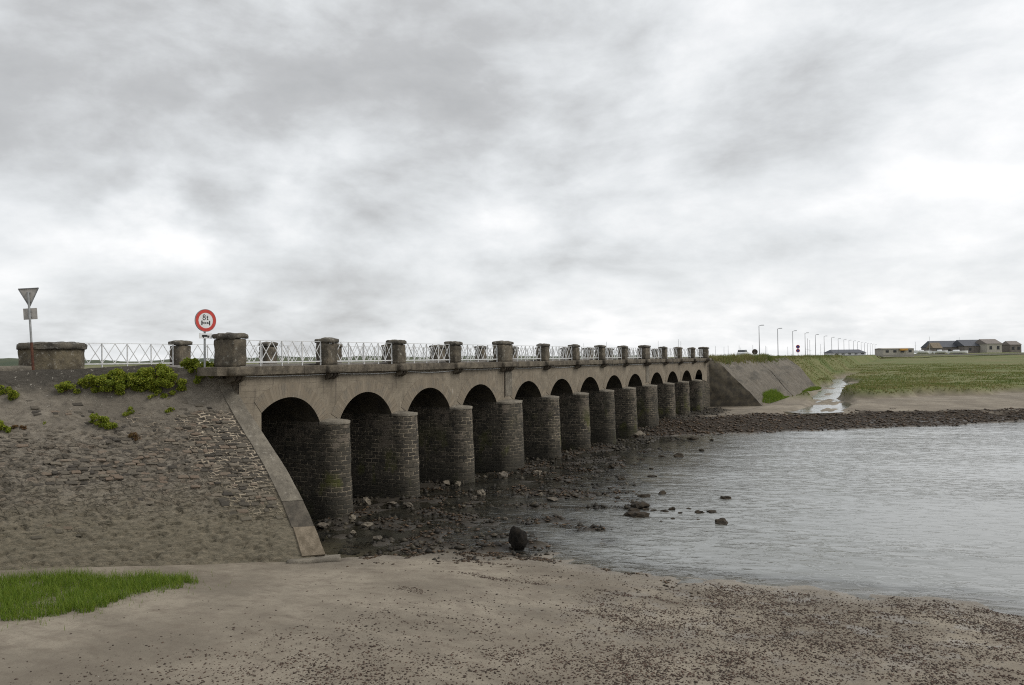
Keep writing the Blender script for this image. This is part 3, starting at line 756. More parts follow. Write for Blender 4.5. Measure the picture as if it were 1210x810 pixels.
# railings
def railing(x0, ya, yb, parent=bridge, x1=None):
    x1 = x0 if x1 is None else x1
    L = yb - ya; n = max(1, int(round(L / .98))); zt, zb = 6.50, 5.80
    X = lambda y: x0 + (x1 - x0) * (y - ya) / L
    def P(y, z): return (X(y), y, z)
    lat = MB(); w = L / n
    for k in range(n):
        a = ya + k * w; b = a + w; mid = (a + b) / 2
        for p, q, off in (((mid, zt), (a, zb), .013), ((mid, zt), (b, zb), .013), ((a, zt), (mid, zb), -.013), ((b, zt), (mid, zb), -.013)):
            A = np.array(P(*p)) + (off, 0, 0); B = np.array(P(*q)) + (off, 0, 0); lat.bar(A, B, .019, .021)
    r = lat.build('railing_lattice', MT['white_paint'], parent)
    t = MB(); t.bar(P(ya, zt + .015), P(yb, zt + .012), .032, .02); t.build('top_rail', MT['white_paint'], r)
    t = MB(); t.bar(P(ya, zb - .02), P(yb, zb - .02), .05, .045); t.build('bottom_rail', MT['white_paint'], r)
    for k in range(n + 1):
        y = ya + k * w; y = min(max(y, ya + .03), yb - .03)
        t = MB(); t.bar(P(y, Z_CT - .0), P(y, zt), .034, .034); t.build('upright', MT['white_paint'], r)
for i in range(13):
    h0 = .275 if i == 0 else (.6 if i in WIDE else .285); h1 = .275 if i == 12 else (.6 if i + 1 in WIDE else .285)
    railing(-.12, POS[i] + h0 + .03, POS[i + 1] - h1 - .03)
    if i < 12: railing(-6.1, FARPOS[i] + (.6 if i in WIDE else .285) + .03, FARPOS[i + 1] - (.6 if i + 1 in WIDE else .285) - .03)
PED = at(62, 420, 26.3); PED[2] = 5.58
railing(-6.1, PED[1] + .75, FARPOS[0] - .31, None if False else bridge, -6.1)
# expansion cracks / drain pipe beside the double pillars
for i in WIDE:
    t = MB(); t.bar((.012, POS[i] - .12, Z_SP + .2), (.012, POS[i] - .09, Z_CB - .02), .05, .03); t.build('joint_strip', MT['corbel_dark'], bridge)
    t = MB(); t.box((.012, POS[i] + .36, (Z_SP + Z_CB) / 2 + .1), (.03, .75, Z_CB - Z_SP - .35)); t.build('joint_panel', MT['coping'], bridge)
# thin service cable strung under the cornice
t = MB(); pts = []
for i in range(0, 13):
    a, b = POS[i] + .4, POS[i + 1] - .4
    for k in range(8):
        u = k / 8; pts.append((.05, a + (POS[i + 1] + .4 - a) * u, Z_CB - .04 - .06 * (4 * u * (1 - u)) * (.5 + .5 * ((i * 7) % 3))))
for p, q in zip(pts[:-1], pts[1:]): t.tube(p, q, .012, None, 5, False)
t.build('cable', MT['sign_white'], bridge)

# roadway and pavements
mb = MB(); mb.box((-3.2, 318.5, 5.46), (5.0, 600, .28)); o = struct(mb.build('road', MT['asphalt']))
mb = MB(); mb.box((-.95, 49, 5.52), (.5, 61, .36)); o = struct(mb.build('pavement', MT['pavement'])); mb = MB(); mb.box((-5.45, 49, 5.52), (.5, 61, .36)); struct(mb.build('pavement', MT['pavement']))
# approach road where it turns off west of the bridge
pl = [T0 + DV * 0 + EV * -1.5, T0 + DV * 40 + EV * -1.5, (-70, -20, 0), (-70, 12, 0), (-6.6, 17.5, 0), (-5.9, 18.45, 0), (-.8, 18.45, 0)]
mb = MB(); mb.prism([(p[0], p[1], 5.2) for p in pl], (0, 0, .34)); struct(mb.build('approach_road', MT['asphalt']))

# ------------------------------------------------------------------ near wing wall
ww = thing('wing_wall', 'sloping weathered stone wing wall at the near end of the bridge', 'retaining wall', (3, 15.5, 0))
ns, nv = 560, 190
S, V = np.meshgrid(np.linspace(.28, 27, ns), np.linspace(0, WL, nv), indexing='ij')
P = wing(S, V)
rough = (fbm(S * .7, V * .7, 81, 3) - .5) * .16 + (fbm(S * 3.6, V * 9, 83, 4) - .5) * .055 + (fbm(S * 9, V * 19, 85, 2) - .5) * .045
amp = sstep(0., .5, V) * (sstep(.5, 1.4, S) * .8 + .2)
pits = -np.clip(fbm(S * 5., V * 13, 91, 3) - .60, 0, 1) * .45 * sstep(1.4, 2.6, V)
dd = (rough + pits) * amp
P = P + np.array([.5, -.5, .70]) * dd[..., None]
P[..., 2] += np.interp(S, [0, 1.2, 2.2, 3.2, 5, 9, 15], [-.12, -.05, .13, .08, .0, -.05, -.08]) * sstep(1.0, 0., V) + (fbm(S * 1.5, S * 0, 95) - .5) * .08 * sstep(.6, 0, V)
mb = MB(); mb.grid(P, np.stack([S, V], -1), flip=False); mb.build('revetment', MT['revetment'], ww, smooth=True)
# worn facing stones, laid in rough courses and standing a little out of the render
sv = []; sf = []; v = 1.15; rs = np.random.default_rng(5)
while v < 6.6:
    hgt = rs.uniform(.085, .15); s_ = .62 + rs.uniform(0, .2)
    while s_ < 16:
        wdt = rs.uniform(.12, .34); cs_, cv = s_ + wdt / 2, v + rs.normal(0, .018)
        keep = sstep(.42, .60, fbm(cs_ * .55, cv * .75, 301, 4)) * sstep(1.0, 2.6, cv + .8 * sstep(3.2, 1., cs_)) * sstep(6.7, 5.8, cv)
        keep = max(float(keep) * .85, float(sstep(3.2, 1.4, cs_ + (fbm(cs_, cv, 303) - .5) * 2) * sstep(1.2, 2., cv) * sstep(6.5, 5.7, cv)) * .8)
        if rs.uniform() < keep:
            gi = min(ns - 1, max(0, int(round((cs_ - .28) / (27 - .28) * (ns - 1))))); gj = min(nv - 1, int(round(cv / WL * (nv - 1))))
            base = dd[gi, gj]; prt = rs.uniform(.004, .028); tl = rs.normal(0, .06); b0 = len(sv)
            for k, (sc_, o_) in enumerate(((1., -.05), (1., prt - .012), (.78, prt))):
                for a_, b_ in ((-1, -1), (0, -1.08), (1, -1), (1.1, 0), (1, 1), (0, 1.06), (-1, 1), (-1.1, 0)):
                    du = a_ * wdt * .44 * sc_ + rs.normal(0, .008); dv_ = b_ * hgt * .42 * sc_ + rs.normal(0, .006) + a_ * wdt * .44 * tl
                    sv.append(wing(np.array(cs_ + du), np.array(cv + dv_)) + np.array([.5, -.5, .70]) * (base + o_))
            for k in range(2):
                for q in range(8): sf.append((b0 + k * 8 + q, b0 + k * 8 + (q + 1) % 8, b0 + k * 8 + 8 + (q + 1) % 8, b0 + k * 8 + 8 + q))
            sf.append(tuple(range(b0 + 16, b0 + 24)))
        s_ += wdt * rs.uniform(1.02, 1.12)
    v += hgt * 1.06
mb = MB(); mb.add(sv, sf); fs = mb.build('facing_stones', MT['facing'], ww); fs['kind'] = 'stuff'
# crest strip behind the top edge
Q = np.stack([P[:, 0] - EV * 1.0, P[:, 0]], 1); Q[:, 0, 2] = 5.52
mb = MB(); mb.grid(Q, np.stack([np.stack([S[:, 0], S[:, 0]], 1), np.zeros((ns, 2))], -1)); mb.build('crest', MT['coping_dark'], ww, smooth=True)
# coping band along the edge, three stretches
def coping(v0, v1, w0, w1, mat, lift, over=.02):
    n = max(6, int((v1 - v0) / .12)); rows = []
    for v in np.linspace(v0, v1, n):
        ww_ = np.interp(v, [v0, v1], [w0, w1]); row = []
        for s_, o_ in ((ww_, -.12), (ww_, lift), (ww_ * .5, lift + .008), (-over, lift), (-over, -.25)):
            p = wing(np.array(s_), np.array(v), o_); h = mn.fractal(Vector(p * 2.5), 1., 2., 3) * .02
            row.append(p + np.array([.66, -.33, .67]) * h * (o_ > 0))
        rows.append(row)
    A = np.array(rows); mb = MB(); mb.grid(A, flip=False)
    for r_ in (A[0], A[-1]): mb.add(r_, [tuple(range(len(r_)))])
    return mb.build('coping_stone', mat, ww, smooth=False)
vof = lambda z: float(np.interp(-z, -PROF[:, 1], _L))
coping(vof(5.22), vof(1.62), .44, .58, MT['coping'], .035)
coping(vof(1.61), vof(.93), .58, .61, MT['coping_dark'], .03)
coping(vof(.92), vof(.17), .58, .63, MT['coping_new'], .045)
# side of the wall under the coping, facing the first arch
pts = [wing(np.array(.02), np.array(v)) for v in np.linspace(vof(5.3), WL, 30)]
mb = MB(); rows = [[p, np.array([-.2, 18.24, p[2]])] for p in pts]; A = np.array(rows)
mb.grid(A, np.stack([np.hypot(A[..., 0], A[..., 1] - 18.2), A[..., 2]], -1), flip=True); mb.build('end_face', MT['pier'], ww)
fp = wing(np.array(.3), np.array(vof(.14)))
mb = MB(); mb.rbox((fp[0] + .02, fp[1] - .02, .06), (.5, 1.5, .16), .03, .1, .02, 4, rz=R(-48)); mb.build('footing', MT['coping'], ww, smooth=True)

# ------------------------------------------------------------------ far wing wall and revetment
fwl = thing('revetment_wall', 'long pale sloping revetment under the road beyond the last arch', 'retaining wall', (2.5, 100, 0))
yy = np.linspace(80.5, 128.5, 130); vv = np.linspace(0, 1, 34); Yg, Vg = np.meshgrid(yy, vv, indexing='ij')
ztop, zbot = 5.45, .2
Zg = ztop + (zbot - ztop) * Vg ** 1.22; Xg = -.1 + 5.1 * Vg
Yg2 = Yg + Vg * 2.2 * sstep(92, 80, Yg)
dd = (fbm(Yg * .5, Vg * 5, 101, 4) - .5) * .5
P = np.stack([Xg + dd * .7, Yg2, Zg + dd * .7], -1); mb = MB(); mb.grid(P, np.stack([Yg, Vg * 7], -1), flip=False)
mb.build('slope_face', MT['far_revetment'], fwl, smooth=True)
edge = P[0]
rows = [[e + np.array([.03, -.05, .05]), np.array([-.05, 79.0 + (e[1] - 79) * .25, e[2]])] for e in edge]
A = np.array(rows); n_ = 10
B = np.stack([A[:, 0] + (A[:, 1] - A[:, 0]) * t for t in np.linspace(0, 1, n_)], 1)
B[:, 1:-1, 1] += (fbm(B[:, 1:-1, 0] * 1.5, B[:, 1:-1, 2] * 1.5, 110) - .5) * .35
mb = MB(); mb.grid(B, flip=True); mb.build('end_face', MT['moss_and_arch_shade'], fwl, smooth=True)
# raised seam down the slope
k = int(np.argmin(abs(yy - 103)))
rows = [[P[k, j] + np.array([.05, -.2, .07]), P[k, j] + np.array([.05, .25, .07])] for j in range(34)]
mb = MB(); mb.grid(np.array(rows), flip=True); mb.build('drain_seam', MT['coping_dark'], fwl)

# ------------------------------------------------------------------ pedestal, low wall, signs
pd = thing('stone_pedestal', 'squat wide stone pedestal with lichen-covered cap at the railing end', 'pedestal', PED)
def oct_(q):                                                  # clip the plan corners
    a = abs(q[0]) / 1.0 + abs(q[1]) / 1.0
    if a > 1.30: q = q.copy(); q[:2] *= 1.30 / a
    return q
mb = MB(); mb.rbox((PED[0], PED[1], 5.55 + .36), (1.75, 1.75, .82), .05, .09, .04, 31, oct_, 3.); mb.build('shaft', MT['pedestal_stone'], pd, smooth=True)
def oct2(q):
    a = abs(q[0]) / 1.05 + abs(q[1]) / 1.05
    if a > 1.32: q = q.copy(); q[:2] *= 1.32 / a
    if q[2] > 0: q = q.copy(); q[2] += .05 * (1 - min(1, (q[0] ** 2 + q[1] ** 2)))
    return q
mb = MB(); mb.rbox((PED[0], PED[1], 6.38), (1.94, 1.94, .20), .05, .08, .045, 37, oct2, 4.); mb.build('cap', MT['cap_stone'], pd, smooth=True)
a = at(-60, 434.5, 24.3); b = at(44, 432.3, 25.6)
mb = MB(); c = (a + b) / 2; L = np.linalg.norm((b - a)[:2]); mb.rbox((c[0], c[1], 5.58), (L, .5, .32), .03, .12, .03, 41, rz=math.atan2(b[1] - a[1], b[0] - a[0]))
tag(mb.build('low_wall', MT['coping'], org=(c[0], c[1], 5.4), smooth=True), 'low pale concrete kerb wall running left from the stone pedestal', 'wall')

def disc(mb, c, r, nvec, upv, th, n=40):
    nvec = np.array(nvec); upv = np.array(upv); side = np.cross(upv, nvec)
    mb.prism([tuple(c + r * (side * math.cos(2 * math.pi * k / n) + upv * math.sin(2 * math.pi * k / n))) for k in range(n)], tuple(nvec * th))
def annulus(mb, c, r0, r1, side, upv, nvec, th, n=36, sx=1., sy=1.):
    P = []
    for r, t in ((r0, 0), (r1, 0), (r1, th), (r0, th)):
        for k in range(n):
            g_ = 2 * math.pi * k / n; P.append(c + side * r * sx * math.cos(g_) + upv * r * sy * math.sin(g_) + nvec * t)
    F = []
    for q in range(4):
        for k in range(n): F.append((q * n + k, q * n + (k + 1) % n, ((q + 1) % 4) * n + (k + 1) % n, ((q + 1) % 4) * n + k))
    mb.add(P, F)
# weight limit sign
Z = 25.2; base = at(242, 440, Z); base[2] = 5.5; c = at(242.3, 379, Z)
nv_ = np.array([.985, -.17, 0]); nv_ /= np.linalg.norm(nv_); upv = np.array([0, 0, 1.]); sd = np.cross(upv, nv_)
sg = thing('road_sign', 'round red and white axle weight limit sign reading 8t beside the end pillar', 'road sign', base)
mb = MB(); mb.tube(base, (base[0], base[1], c[2] + .1), .034, None, 12); mb.build('pole', MT['galvanised'], sg, smooth=False)
pc = np.array([base[0], base[1], c[2]]) + nv_ * .045
mb = MB(); disc(mb, pc, .36, nv_, upv, .022); pn = mb.build('panel', MT['sign_white'], sg)
mb = MB(); annulus(mb, pc + nv_ * .0225, .252, .36, sd, upv, nv_, .004, 44); mb.build('red_ring', MT['sign_red'], pn)
mb = MB(); annulus(mb, pc - nv_ * .012, .355, .367, sd, upv, nv_, .04, 44); mb.build('rim', MT['lamp_grey'], pn)
lt = MB(); f0 = pc + nv_ * .024
def q2(u, v): return f0 + sd * u + upv * v
for vv_, r_ in ((.150, .048), (.064, .055)): annulus(lt, q2(-.055, vv_), r_ - .023, r_, sd, upv, nv_, .003, 20)
def bar2(u0, v0, u1, v1): lt.prism([tuple(q2(u0, v0)), tuple(q2(u1, v0)), tuple(q2(u1, v1)), tuple(q2(u0, v1))], tuple(nv_ * .003))
bar2(.045, .02, .068, .155); bar2(.025, .105, .09, .125); bar2(.0685, .02, .092, .04)
lt.build('lettering', MT['sign_black'], pn)
lt = MB()
for u in (-.155, .115): bar2(u, -.155, u + .04, -.005)
bar2(-.1145, -.095, -.045, -.065); bar2(.045, -.095, .1145, -.065); bar2(-.02, -.105, .02, -.055)
for s_ in (-1, 1):
    lt.prism([tuple(q2(s_ * .1, -.08)), tuple(q2(s_ * .045, -.12)), tuple(q2(s_ * .045, -.04))][::s_], tuple(nv_ * .004))
lt.build('axle_symbol', MT['sign_black'], pn)
mb = MB(); cc = np.array([base[0], base[1], c[2] - .50]) + nv_ * .045
mb.prism([tuple(cc + sd * u + upv * v) for u, v in ((-.22, -.085), (.22, -.085), (.22, .085), (-.22, .085))], tuple(nv_ * .015)); pl_ = mb.build('plate', MT['sign_white'], sg)
f0 = cc + nv_ * .0155; lt = MB(); bar2(-.13, -.03, .06, .035); bar2(.066, -.03, .13, .015)
for u in (-.08, .085): annulus(lt, q2(u, -.045), .004, .022, sd, upv, nv_, .0035, 14)
lt.build('lorry_symbol', MT['sign_black'], pl_)
# give way sign seen from behind
Z = 25.0; base = at(39.5, 436, Z); base[2] = 5.5; topp = at(33, 341, Z)
sg = thing('road_sign', 'back of a triangular give way sign on a leaning rusty pole by the pedestal', 'road sign', base)
ax = (topp - base); ax[2] -= 0; ax = ax / np.linalg.norm(ax)
mb = MB(); mb.tube(base, base + ax * 1.0, .042, None, 12); mb.build('pole_foot', MT['rust'], sg)
mb = MB(); mb.tube(base + ax * 1.0, topp - ax * .12, .034, None, 12); mb.build('pole', MT['galvanised'], sg)
bn_ = np.array([-.55, .83, 0]); bn_ = bn_ - ax * (bn_ @ ax); bn_ /= np.linalg.norm(bn_); sd = np.cross(ax, bn_)
vdir = CAM - topp; 
off = bn_ * .04
c0 = topp + off
mb = MB(); mb.prism([tuple(c0 + sd * -.31), tuple(c0 + sd * .31), tuple(c0 - ax * .60)], tuple(bn_ * .02)); pn = mb.build('panel', MT['sign_back'], sg)
mb = MB()
tri = [c0 + sd * -.31, c0 + sd * .31, c0 - ax * .60]
for i in range(3): mb.bar(tri[i] - bn_ * .012, tri[(i + 1) % 3] - bn_ * .012, .022, .024)
mb.build('rim', MT['lamp_grey'], pn)
mb = MB(); q = topp - ax * .82 + off; mb.prism([tuple(q + sd * a_ + ax * b_) for a_, b_ in ((-.21, -.18), (.21, -.18), (.21, .18), (-.21, .18))], tuple(bn_ * .018)); mb.build('plate', MT['sign_back'], sg)
mb = MB()
for h_ in (.14, .42, .74, .90): mb.box(topp - ax * h_ + off * .4, (.1, .05, .035), math.atan2(sd[1], sd[0]))
mb.build('clamp', MT['lamp_grey'], sg)

# ------------------------------------------------------------------ plants
def leaf_cloud(centres, radii, n, size, flat=.8):
    centres = np.array(centres); radii = np.array(radii); pr = radii ** 2 / (radii ** 2).sum()
    k = rng.choice(len(radii), n, p=pr); d = rng.normal(size=(n, 3)); d /= np.linalg.norm(d, axis=1)[:, None]
    d[:, 2] *= flat; rr = radii[k] * rng.uniform(.35, 1.05, n) ** .6; C = centres[k] + d * rr[:, None]
    a = rng.normal(size=(n, 3)) + d * .4; a /= np.linalg.norm(a, axis=1)[:, None]
    b = np.cross(a, rng.normal(size=(n, 3))); b /= np.linalg.norm(b, axis=1)[:, None]
    s = (size * rng.uniform(.6, 1.5, n))[:, None]
    V = np.stack([C - a * s, C + b * s * .45, C + a * s, C - b * s * .45], 1).reshape(-1, 3)
    return V, np.arange(n * 4).reshape(n, 4)
def shrub(name, label, regions, n, size, mat, group=None, cat='plant'):
    cs = []; rs = []
    for (px, py, rad) in regions:
        s_, v_ = find_wing(px, py); p = wing(np.array(s_), np.array(v_), rad * .45)
        for _ in range(4): cs.append(p + rng.normal(size=3) * rad * .45); rs.append(rad * rng.uniform(.4, .75))
    V, F = leaf_cloud(cs, rs, n, size); org = np.array(cs).mean(0)
    o = fastmesh(name, V - org, F, MT[mat]); o.location = tuple(org); ORG[o.name] = org
    st = MB()
    for c_ in cs[::3]: st.tube(org * .3 + np.array(c_) * .7 - np.array([.2, -.2, .2]) * .6, c_, .012, .006, 5)
    t = st.build('stem', MT['mast'] if False else MT['rust'], o)
    return tag(o, label, cat, group)
long_reg = [(70, 462, .14), (82, 459, .2), (95, 458, .24), (108, 456, .26), (120, 456, .27), (132, 454, .28), (145, 450, .3), (158, 450, .3), (168, 446, .3), (178, 450, .33), (188, 446, .34), (198, 452, .32), (208, 456, .28), (216, 461, .2), (150, 460, .24), (172, 462, .24), (140, 460, .2), (125, 462, .18), (162, 456, .28), (192, 456, .28), (184, 462, .2), (200, 467, .14), (180, 470, .1)]
shrub('shrub', 'long yellow-green shrub spilling over the crest of the wing wall', long_reg, 22000, .032, 'shrub_leaf', cat='shrub')
shrub('shrub', 'bright green bush at the wall corner below the round sign', [(222, 428, .2), (230, 432, .28), (238, 436, .27), (244, 442, .22), (238, 446, .16), (248, 434, .14)], 5200, .035, 'shrub_leaf', cat='shrub')
shrub('shrub', 'dark green tuft squeezed between the end pillar and the bright bush', [(256, 428, .13), (259, 432, .13)], 900, .03, 'dark_leaf', cat='shrub')
shrub('wall_plant', 'round green tuft growing alone midway on the wing wall slope', [(118, 498, .2), (126, 502, .2), (132, 506, .14), (112, 500, .12)], 2600, .028, 'shrub_leaf')
shrub('wall_plant', 'green clump high on the wall at the picture edge, below the low kerb wall', [(4, 464, .16), (11, 466, .18), (17, 470, .13)], 1500, .03, 'shrub_leaf')
shrub('wall_plant', 'green clump lower on the slope at the picture edge beside a reddish mat', [(-2, 506, .2), (5, 504, .17), (10, 508, .12)], 1700, .03, 'shrub_leaf')
shrub('wall_plant', 'flat olive-red mat creeping right of the lower edge clump', [(17, 505, .08), (24, 506, .08), (30, 507, .06)], 500, .022, 'red_leaf')
shrub('wall_plant', 'small bright sprig under the right end of the long shrub', [(199, 487, .11), (203, 486, .08)], 420, .026, 'shrub_leaf')
shrub('wall_plant', 'small upright sprig just below the middle of the long shrub', [(152, 489, .12), (153, 485, .08)], 420, .026, 'shrub_leaf')
shrub('wall_plant', 'reddish trailing sprig right of the round green tuft', [(157, 514, .11), (161, 517, .11)], 480, .022, 'red_leaf')
shrub('wall_plant', 'tiny green sprig on the slope left of the round tuft', [(52, 501, .07)], 180, .022, 'shrub_leaf')

def blades(P, hgt, wid, lean, name, mat, label, seg=3, face=None):
    n = len(P); ang = rng.uniform(0, 2 * math.pi, n); dx = np.cos(ang); dy = np.sin(ang)
    la = rng.uniform(0, 2 * math.pi, n); ln_ = lean * rng.uniform(.1, 1.2, n)
    V = []
    for k in range(seg + 1):
        t = k / seg; w_ = wid * (1 - t) ** .7 * rng.uniform(.8, 1.2, n); z = hgt * t
        bx = np.cos(la) * ln_ * hgt * t * t; by = np.sin(la) * ln_ * hgt * t * t
        for sgn in (-1, 1): V.append(np.stack([P[:, 0] + bx + sgn * dx * w_, P[:, 1] + by + sgn * dy * w_, P[:, 2] + z * (1 - .3 * ln_ * t)], 1))
    V = np.stack(V, 1); nvv = V.shape[1]; base = np.arange(n)[:, None] * nvv
    F = np.concatenate([base + np.array([2 * k, 2 * k + 1, 2 * k + 3, 2 * k + 2]) for k in range(seg)], 0)
    o = fastmesh(name, V.reshape(-1, 3), F, MT[mat]); return tag(o, label, None, None, 'stuff')
# bright beach grass at the foot of the wing wall
def inpoly(x, y, poly):
    c = np.zeros(len(x), bool); j = len(poly) - 1
    for i in range(len(poly)):
        xi, yi = poly[i]; xj, yj = poly[j]
        cond = ((yi > y) != (yj > y)) & (x < (xj - xi) * (y - yi) / (yj - yi + 1e-12) + xi); c ^= cond; j = i
    return c
poly = [onz(px, py, .35)[:2] for px, py in ((-260, 708), (-120, 697), (-60, 692), (0, 690), (80, 684), (160, 680), (222, 682), (232, 690), (205, 700), (165, 709), (120, 722), (60, 733), (0, 742), (-60, 748), (-150, 746), (-260, 728))]
pa = np.array(poly); q = rng.uniform(pa.min(0), pa.max(0), (110000, 2)); wq = q + np.column_stack([fbm(q[:, 0] * .9, q[:, 1] * .9, 121) - .5, fbm(q[:, 0] * .9 + 7, q[:, 1] * .9, 122) - .5]) * 1.5 + np.column_stack([fbm(q[:, 0] * 4, q[:, 1] * 4, 123) - .5, fbm(q[:, 0] * 4, q[:, 1] * 4, 124) - .5]) * .5
q = q[inpoly(wq[:, 0], wq[:, 1], poly)]
den = fbm(q[:, 0] * 1.6, q[:, 1] * 1.6, 120); X, Y = proj(np.column_stack([q, np.full(len(q), .35)]))
q = q[(rng.uniform(size=len(q)) < sstep(.18, .5, den))][:24000]
# feather the edge with strays
k = rng.choice(len(q), 2600); stray = q[k] + rng.normal(size=(2600, 2)) * .5
q = np.vstack([q, stray]); z = ground(q[:, 0], q[:, 1]); hh = rng.uniform(.14, .34, len(q)) * (.55 + .8 * fbm(q[:, 0] * 2, q[:, 1] * 2, 130)); hh[-2600:] *= .6
blades(np.column_stack([q, z - .01]), hh, .006, .7, 'beach_grass', 'grass_blade', 'bright green beach grass at the foot of the wing wall')
# little grass patches at the foot of the far revetment
for nm, c_, rx, ry, lab in (('turf_patch', MOUND + np.array([.3, 0, 0]), 1.5, 4.6, 'bright green turf patch at the foot of the far revetment'), ('turf_patch', onz(946, 461, 1.0) + np.array([1.4, 0, 0]), 1.2, 4.2, 'narrow green turf strip behind the bright patch, near the stream')):
    a = rng.uniform(0, 2 * math.pi, 5200); r_ = np.sqrt(rng.uniform(0, 1, 5200)); th = R(35)
    u = np.cos(a) * r_ * rx; v_ = np.sin(a) * r_ * ry; q = np.column_stack([c_[0] + u, c_[1] + v_])
    z = np.maximum(ground(q[:, 0], q[:, 1]), .5)
    blades(np.column_stack([q, z]), rng.uniform(.35, .85, len(q)) * (1.1 - r_ * .7), .02, .6, nm, 'grass_blade', lab, 2)
# salt-marsh herbage
q = []
while len(q) < 60000:
    d_ = rng.uniform(0, 1, 40000) ** 1.6; dist = 78 + d_ * 150
    aa = np.radians(rng.uniform(8, 42, 40000)); dirx = -math.sin(TH) * np.cos(aa) + math.cos(TH) * np.sin(aa); diry = math.cos(TH) * np.cos(aa) + math.sin(TH) * np.sin(aa)
    p = np.column_stack([20 + dirx * dist, diry * dist]); z, ms, _, _ = ground(p[:, 0], p[:, 1], True)
    keep = rng.uniform(size=len(p)) < sstep(.25, .7, ms) * sstep(.25, .6, fbm(p[:, 0] * .3, p[:, 1] * .3, 140)); q += list(np.column_stack([p, z])[keep])
q = np.array(q)[:60000]
blades(q, rng.uniform(.08, .3, len(q)) * (.5 + fbm(q[:, 0] * .4, q[:, 1] * .4, 150)), .06, .9, 'marsh_grass', 'marsh_blade', 'low green and brown salt-marsh herbage beyond the sand', 2)
# weeds along the crest of the far revetment
def weed_row(px0, px1, py, depth0, depth1, n, h, lab):
    t = rng.uniform(0, 1, n); X = px0 + (px1 - px0) * t; D = depth0 + (depth1 - depth0) * t
    P = np.array([at(x_, py, d_) for x_, d_ in zip(X, D)]); P[:, 0] = rng.normal(-.1, .35, n); P[:, 2] = 5.45 - np.clip(P[:, 0], 0, 9) * .95
    blades(P, rng.uniform(.2, 1., n) * h * (.4 + fbm(P[:, 1] * .35, P[:, 0], 160)), .035, .8, 'verge_grass', 'marsh_blade', lab, 2)
weed_row(842, 905, 420, 80, 112, 6500, .85, 'rough grass along the crest of the far revetment')
weed_row(900, 960, 420, 112, 200, 2600, .7, 'rough grass on the causeway verge under the lamps')

# ------------------------------------------------------------------ rocks, weed, debris
def rock_mesh(mb, c, r, sq=(1, 1, .7), seed=0, sub=2, rough=.35):
    import bmesh
    bm = bmesh.new(); bmesh.ops.create_icosphere(bm, subdivisions=sub, radius=1.0)
    rs = np.random.default_rng(int(seed * 13 + 5)); cuts = [(Vector(rs.normal(size=3)).normalized(), rs.uniform(.55, .9)) for _ in range(7)]
    V = []
    for v in bm.verts:
        p = v.co.copy()
        for nn, d in cuts:
            e = p.dot(nn) - d
            if e > 0: p -= nn * e
        p *= 1 + mn.fractal(p * 1.8 + Vector((seed, 0, 0)), 1., 2., 3) * rough
        V.append((c[0] + p.x * r * sq[0], c[1] + p.y * r * sq[1], c[2] + p.z * r * sq[2]))
    F = [tuple(l.index for l in f.verts) for f in bm.faces]; bm.free(); mb.add(V, F)
def rock(px, py, wpx, hpx, mat, label, group, z=0., cat='rock'):
    p = onz(px, py + hpx * .4, z); depth = (p - CAM) @ fw; r = wpx / 2 * depth / FPX
    mb = MB(); zq = max(.3, min(1.3, hpx / wpx * 1.15)); rock_mesh(mb, (p[0], p[1], z + r * zq * .35), r * .98, (1, random.uniform(.8, 1.2), zq), random.random() * 99, 3)
    o = mb.build('rock', MT[mat], org=(p[0], p[1], z), smooth=False); return tag(o, label, cat, group)
bp = onz(607, 652, 0.); mb = MB(); rock_mesh(mb, (bp[0], bp[1] + .3, .33), .285, (1., .9, 1.5), 4, 4, .16)
tag(mb.build('boulder', MT['boulder'], org=(bp[0], bp[1], 0), smooth=True), 'big black rounded boulder standing at the edge of the sand and water', 'boulder')
g1 = 'dark weed-covered rocks awash in the shallows'
tiny = 'small dark weedy stone just breaking the open water off the piers'
for px, py, w_, h_, lab in ((853, 616, 17, 8, 'dark humped rock out in the water, closest to the beach'), (858, 588, 14, 5, 'dark flat rock with a trailing weed, farthest out from the piers'),
    (841, 604, 13, 4, 'low reddish rock in the water, behind the humped rock'), (826, 605, 12, 4, 'low dark rock beside the low reddish one in the water'), (782, 582, 10, 6, 'round dark stone standing alone beyond the weedy heap'),
    (757, 596, 20, 11, 'tallest dark weedy heap of rock rising from the shallows'), (749, 603, 14, 6, 'black lump leaning on the tallest weedy heap'), (795, 601, 9, 5, 'dark knob at the right tip of the low weed line'),
    (752, 609, 30, 4, 'long flat brown slab lying in front of the weedy heap'), (723, 551, 10, 6, 'domed dark stone near the middle piers'), (734, 565, 12, 5, 'low oval dark stone in front of the domed one'),
    (818, 518, 14, 4, 'flat dark rock in the water close under the weed bank'), (802, 538, 12, 6, 'jagged dark rock between the weed bank and the weedy heap')):
    rock(px, py, w_, h_, 'rock_dark', lab, g1, -.02)
for px, py, w_, h_ in ((804, 606, 6, 3), (814, 601, 7, 2.4), (795, 613, 6, 2.4), (825, 614, 5, 2), (781, 616, 5, 2), (721, 577, 7, 4), (729, 588, 8, 4), (703, 583, 8, 4), (829, 532, 7, 4), (841, 520, 5, 3), (770, 554, 6, 3), (771, 563, 12, 2.5), (761, 586, 17, 3),
                       (790, 529, 5, 2), (782, 539, 9, 3), (757, 543, 11, 2.5), (750, 549, 5, 2.5), (706, 557, 9, 2.5), (718, 567, 6, 2.5), (737, 577, 5, 2.4), (748, 594, 7, 3), (763, 602, 9, 4), (772, 603, 10, 3), (785, 604, 10, 3)):
    rock(px, py, w_, h_, 'rock_dark', tiny, g1, -.02)
g2 = 'pale rocks lying among the dark rubble by the piers'
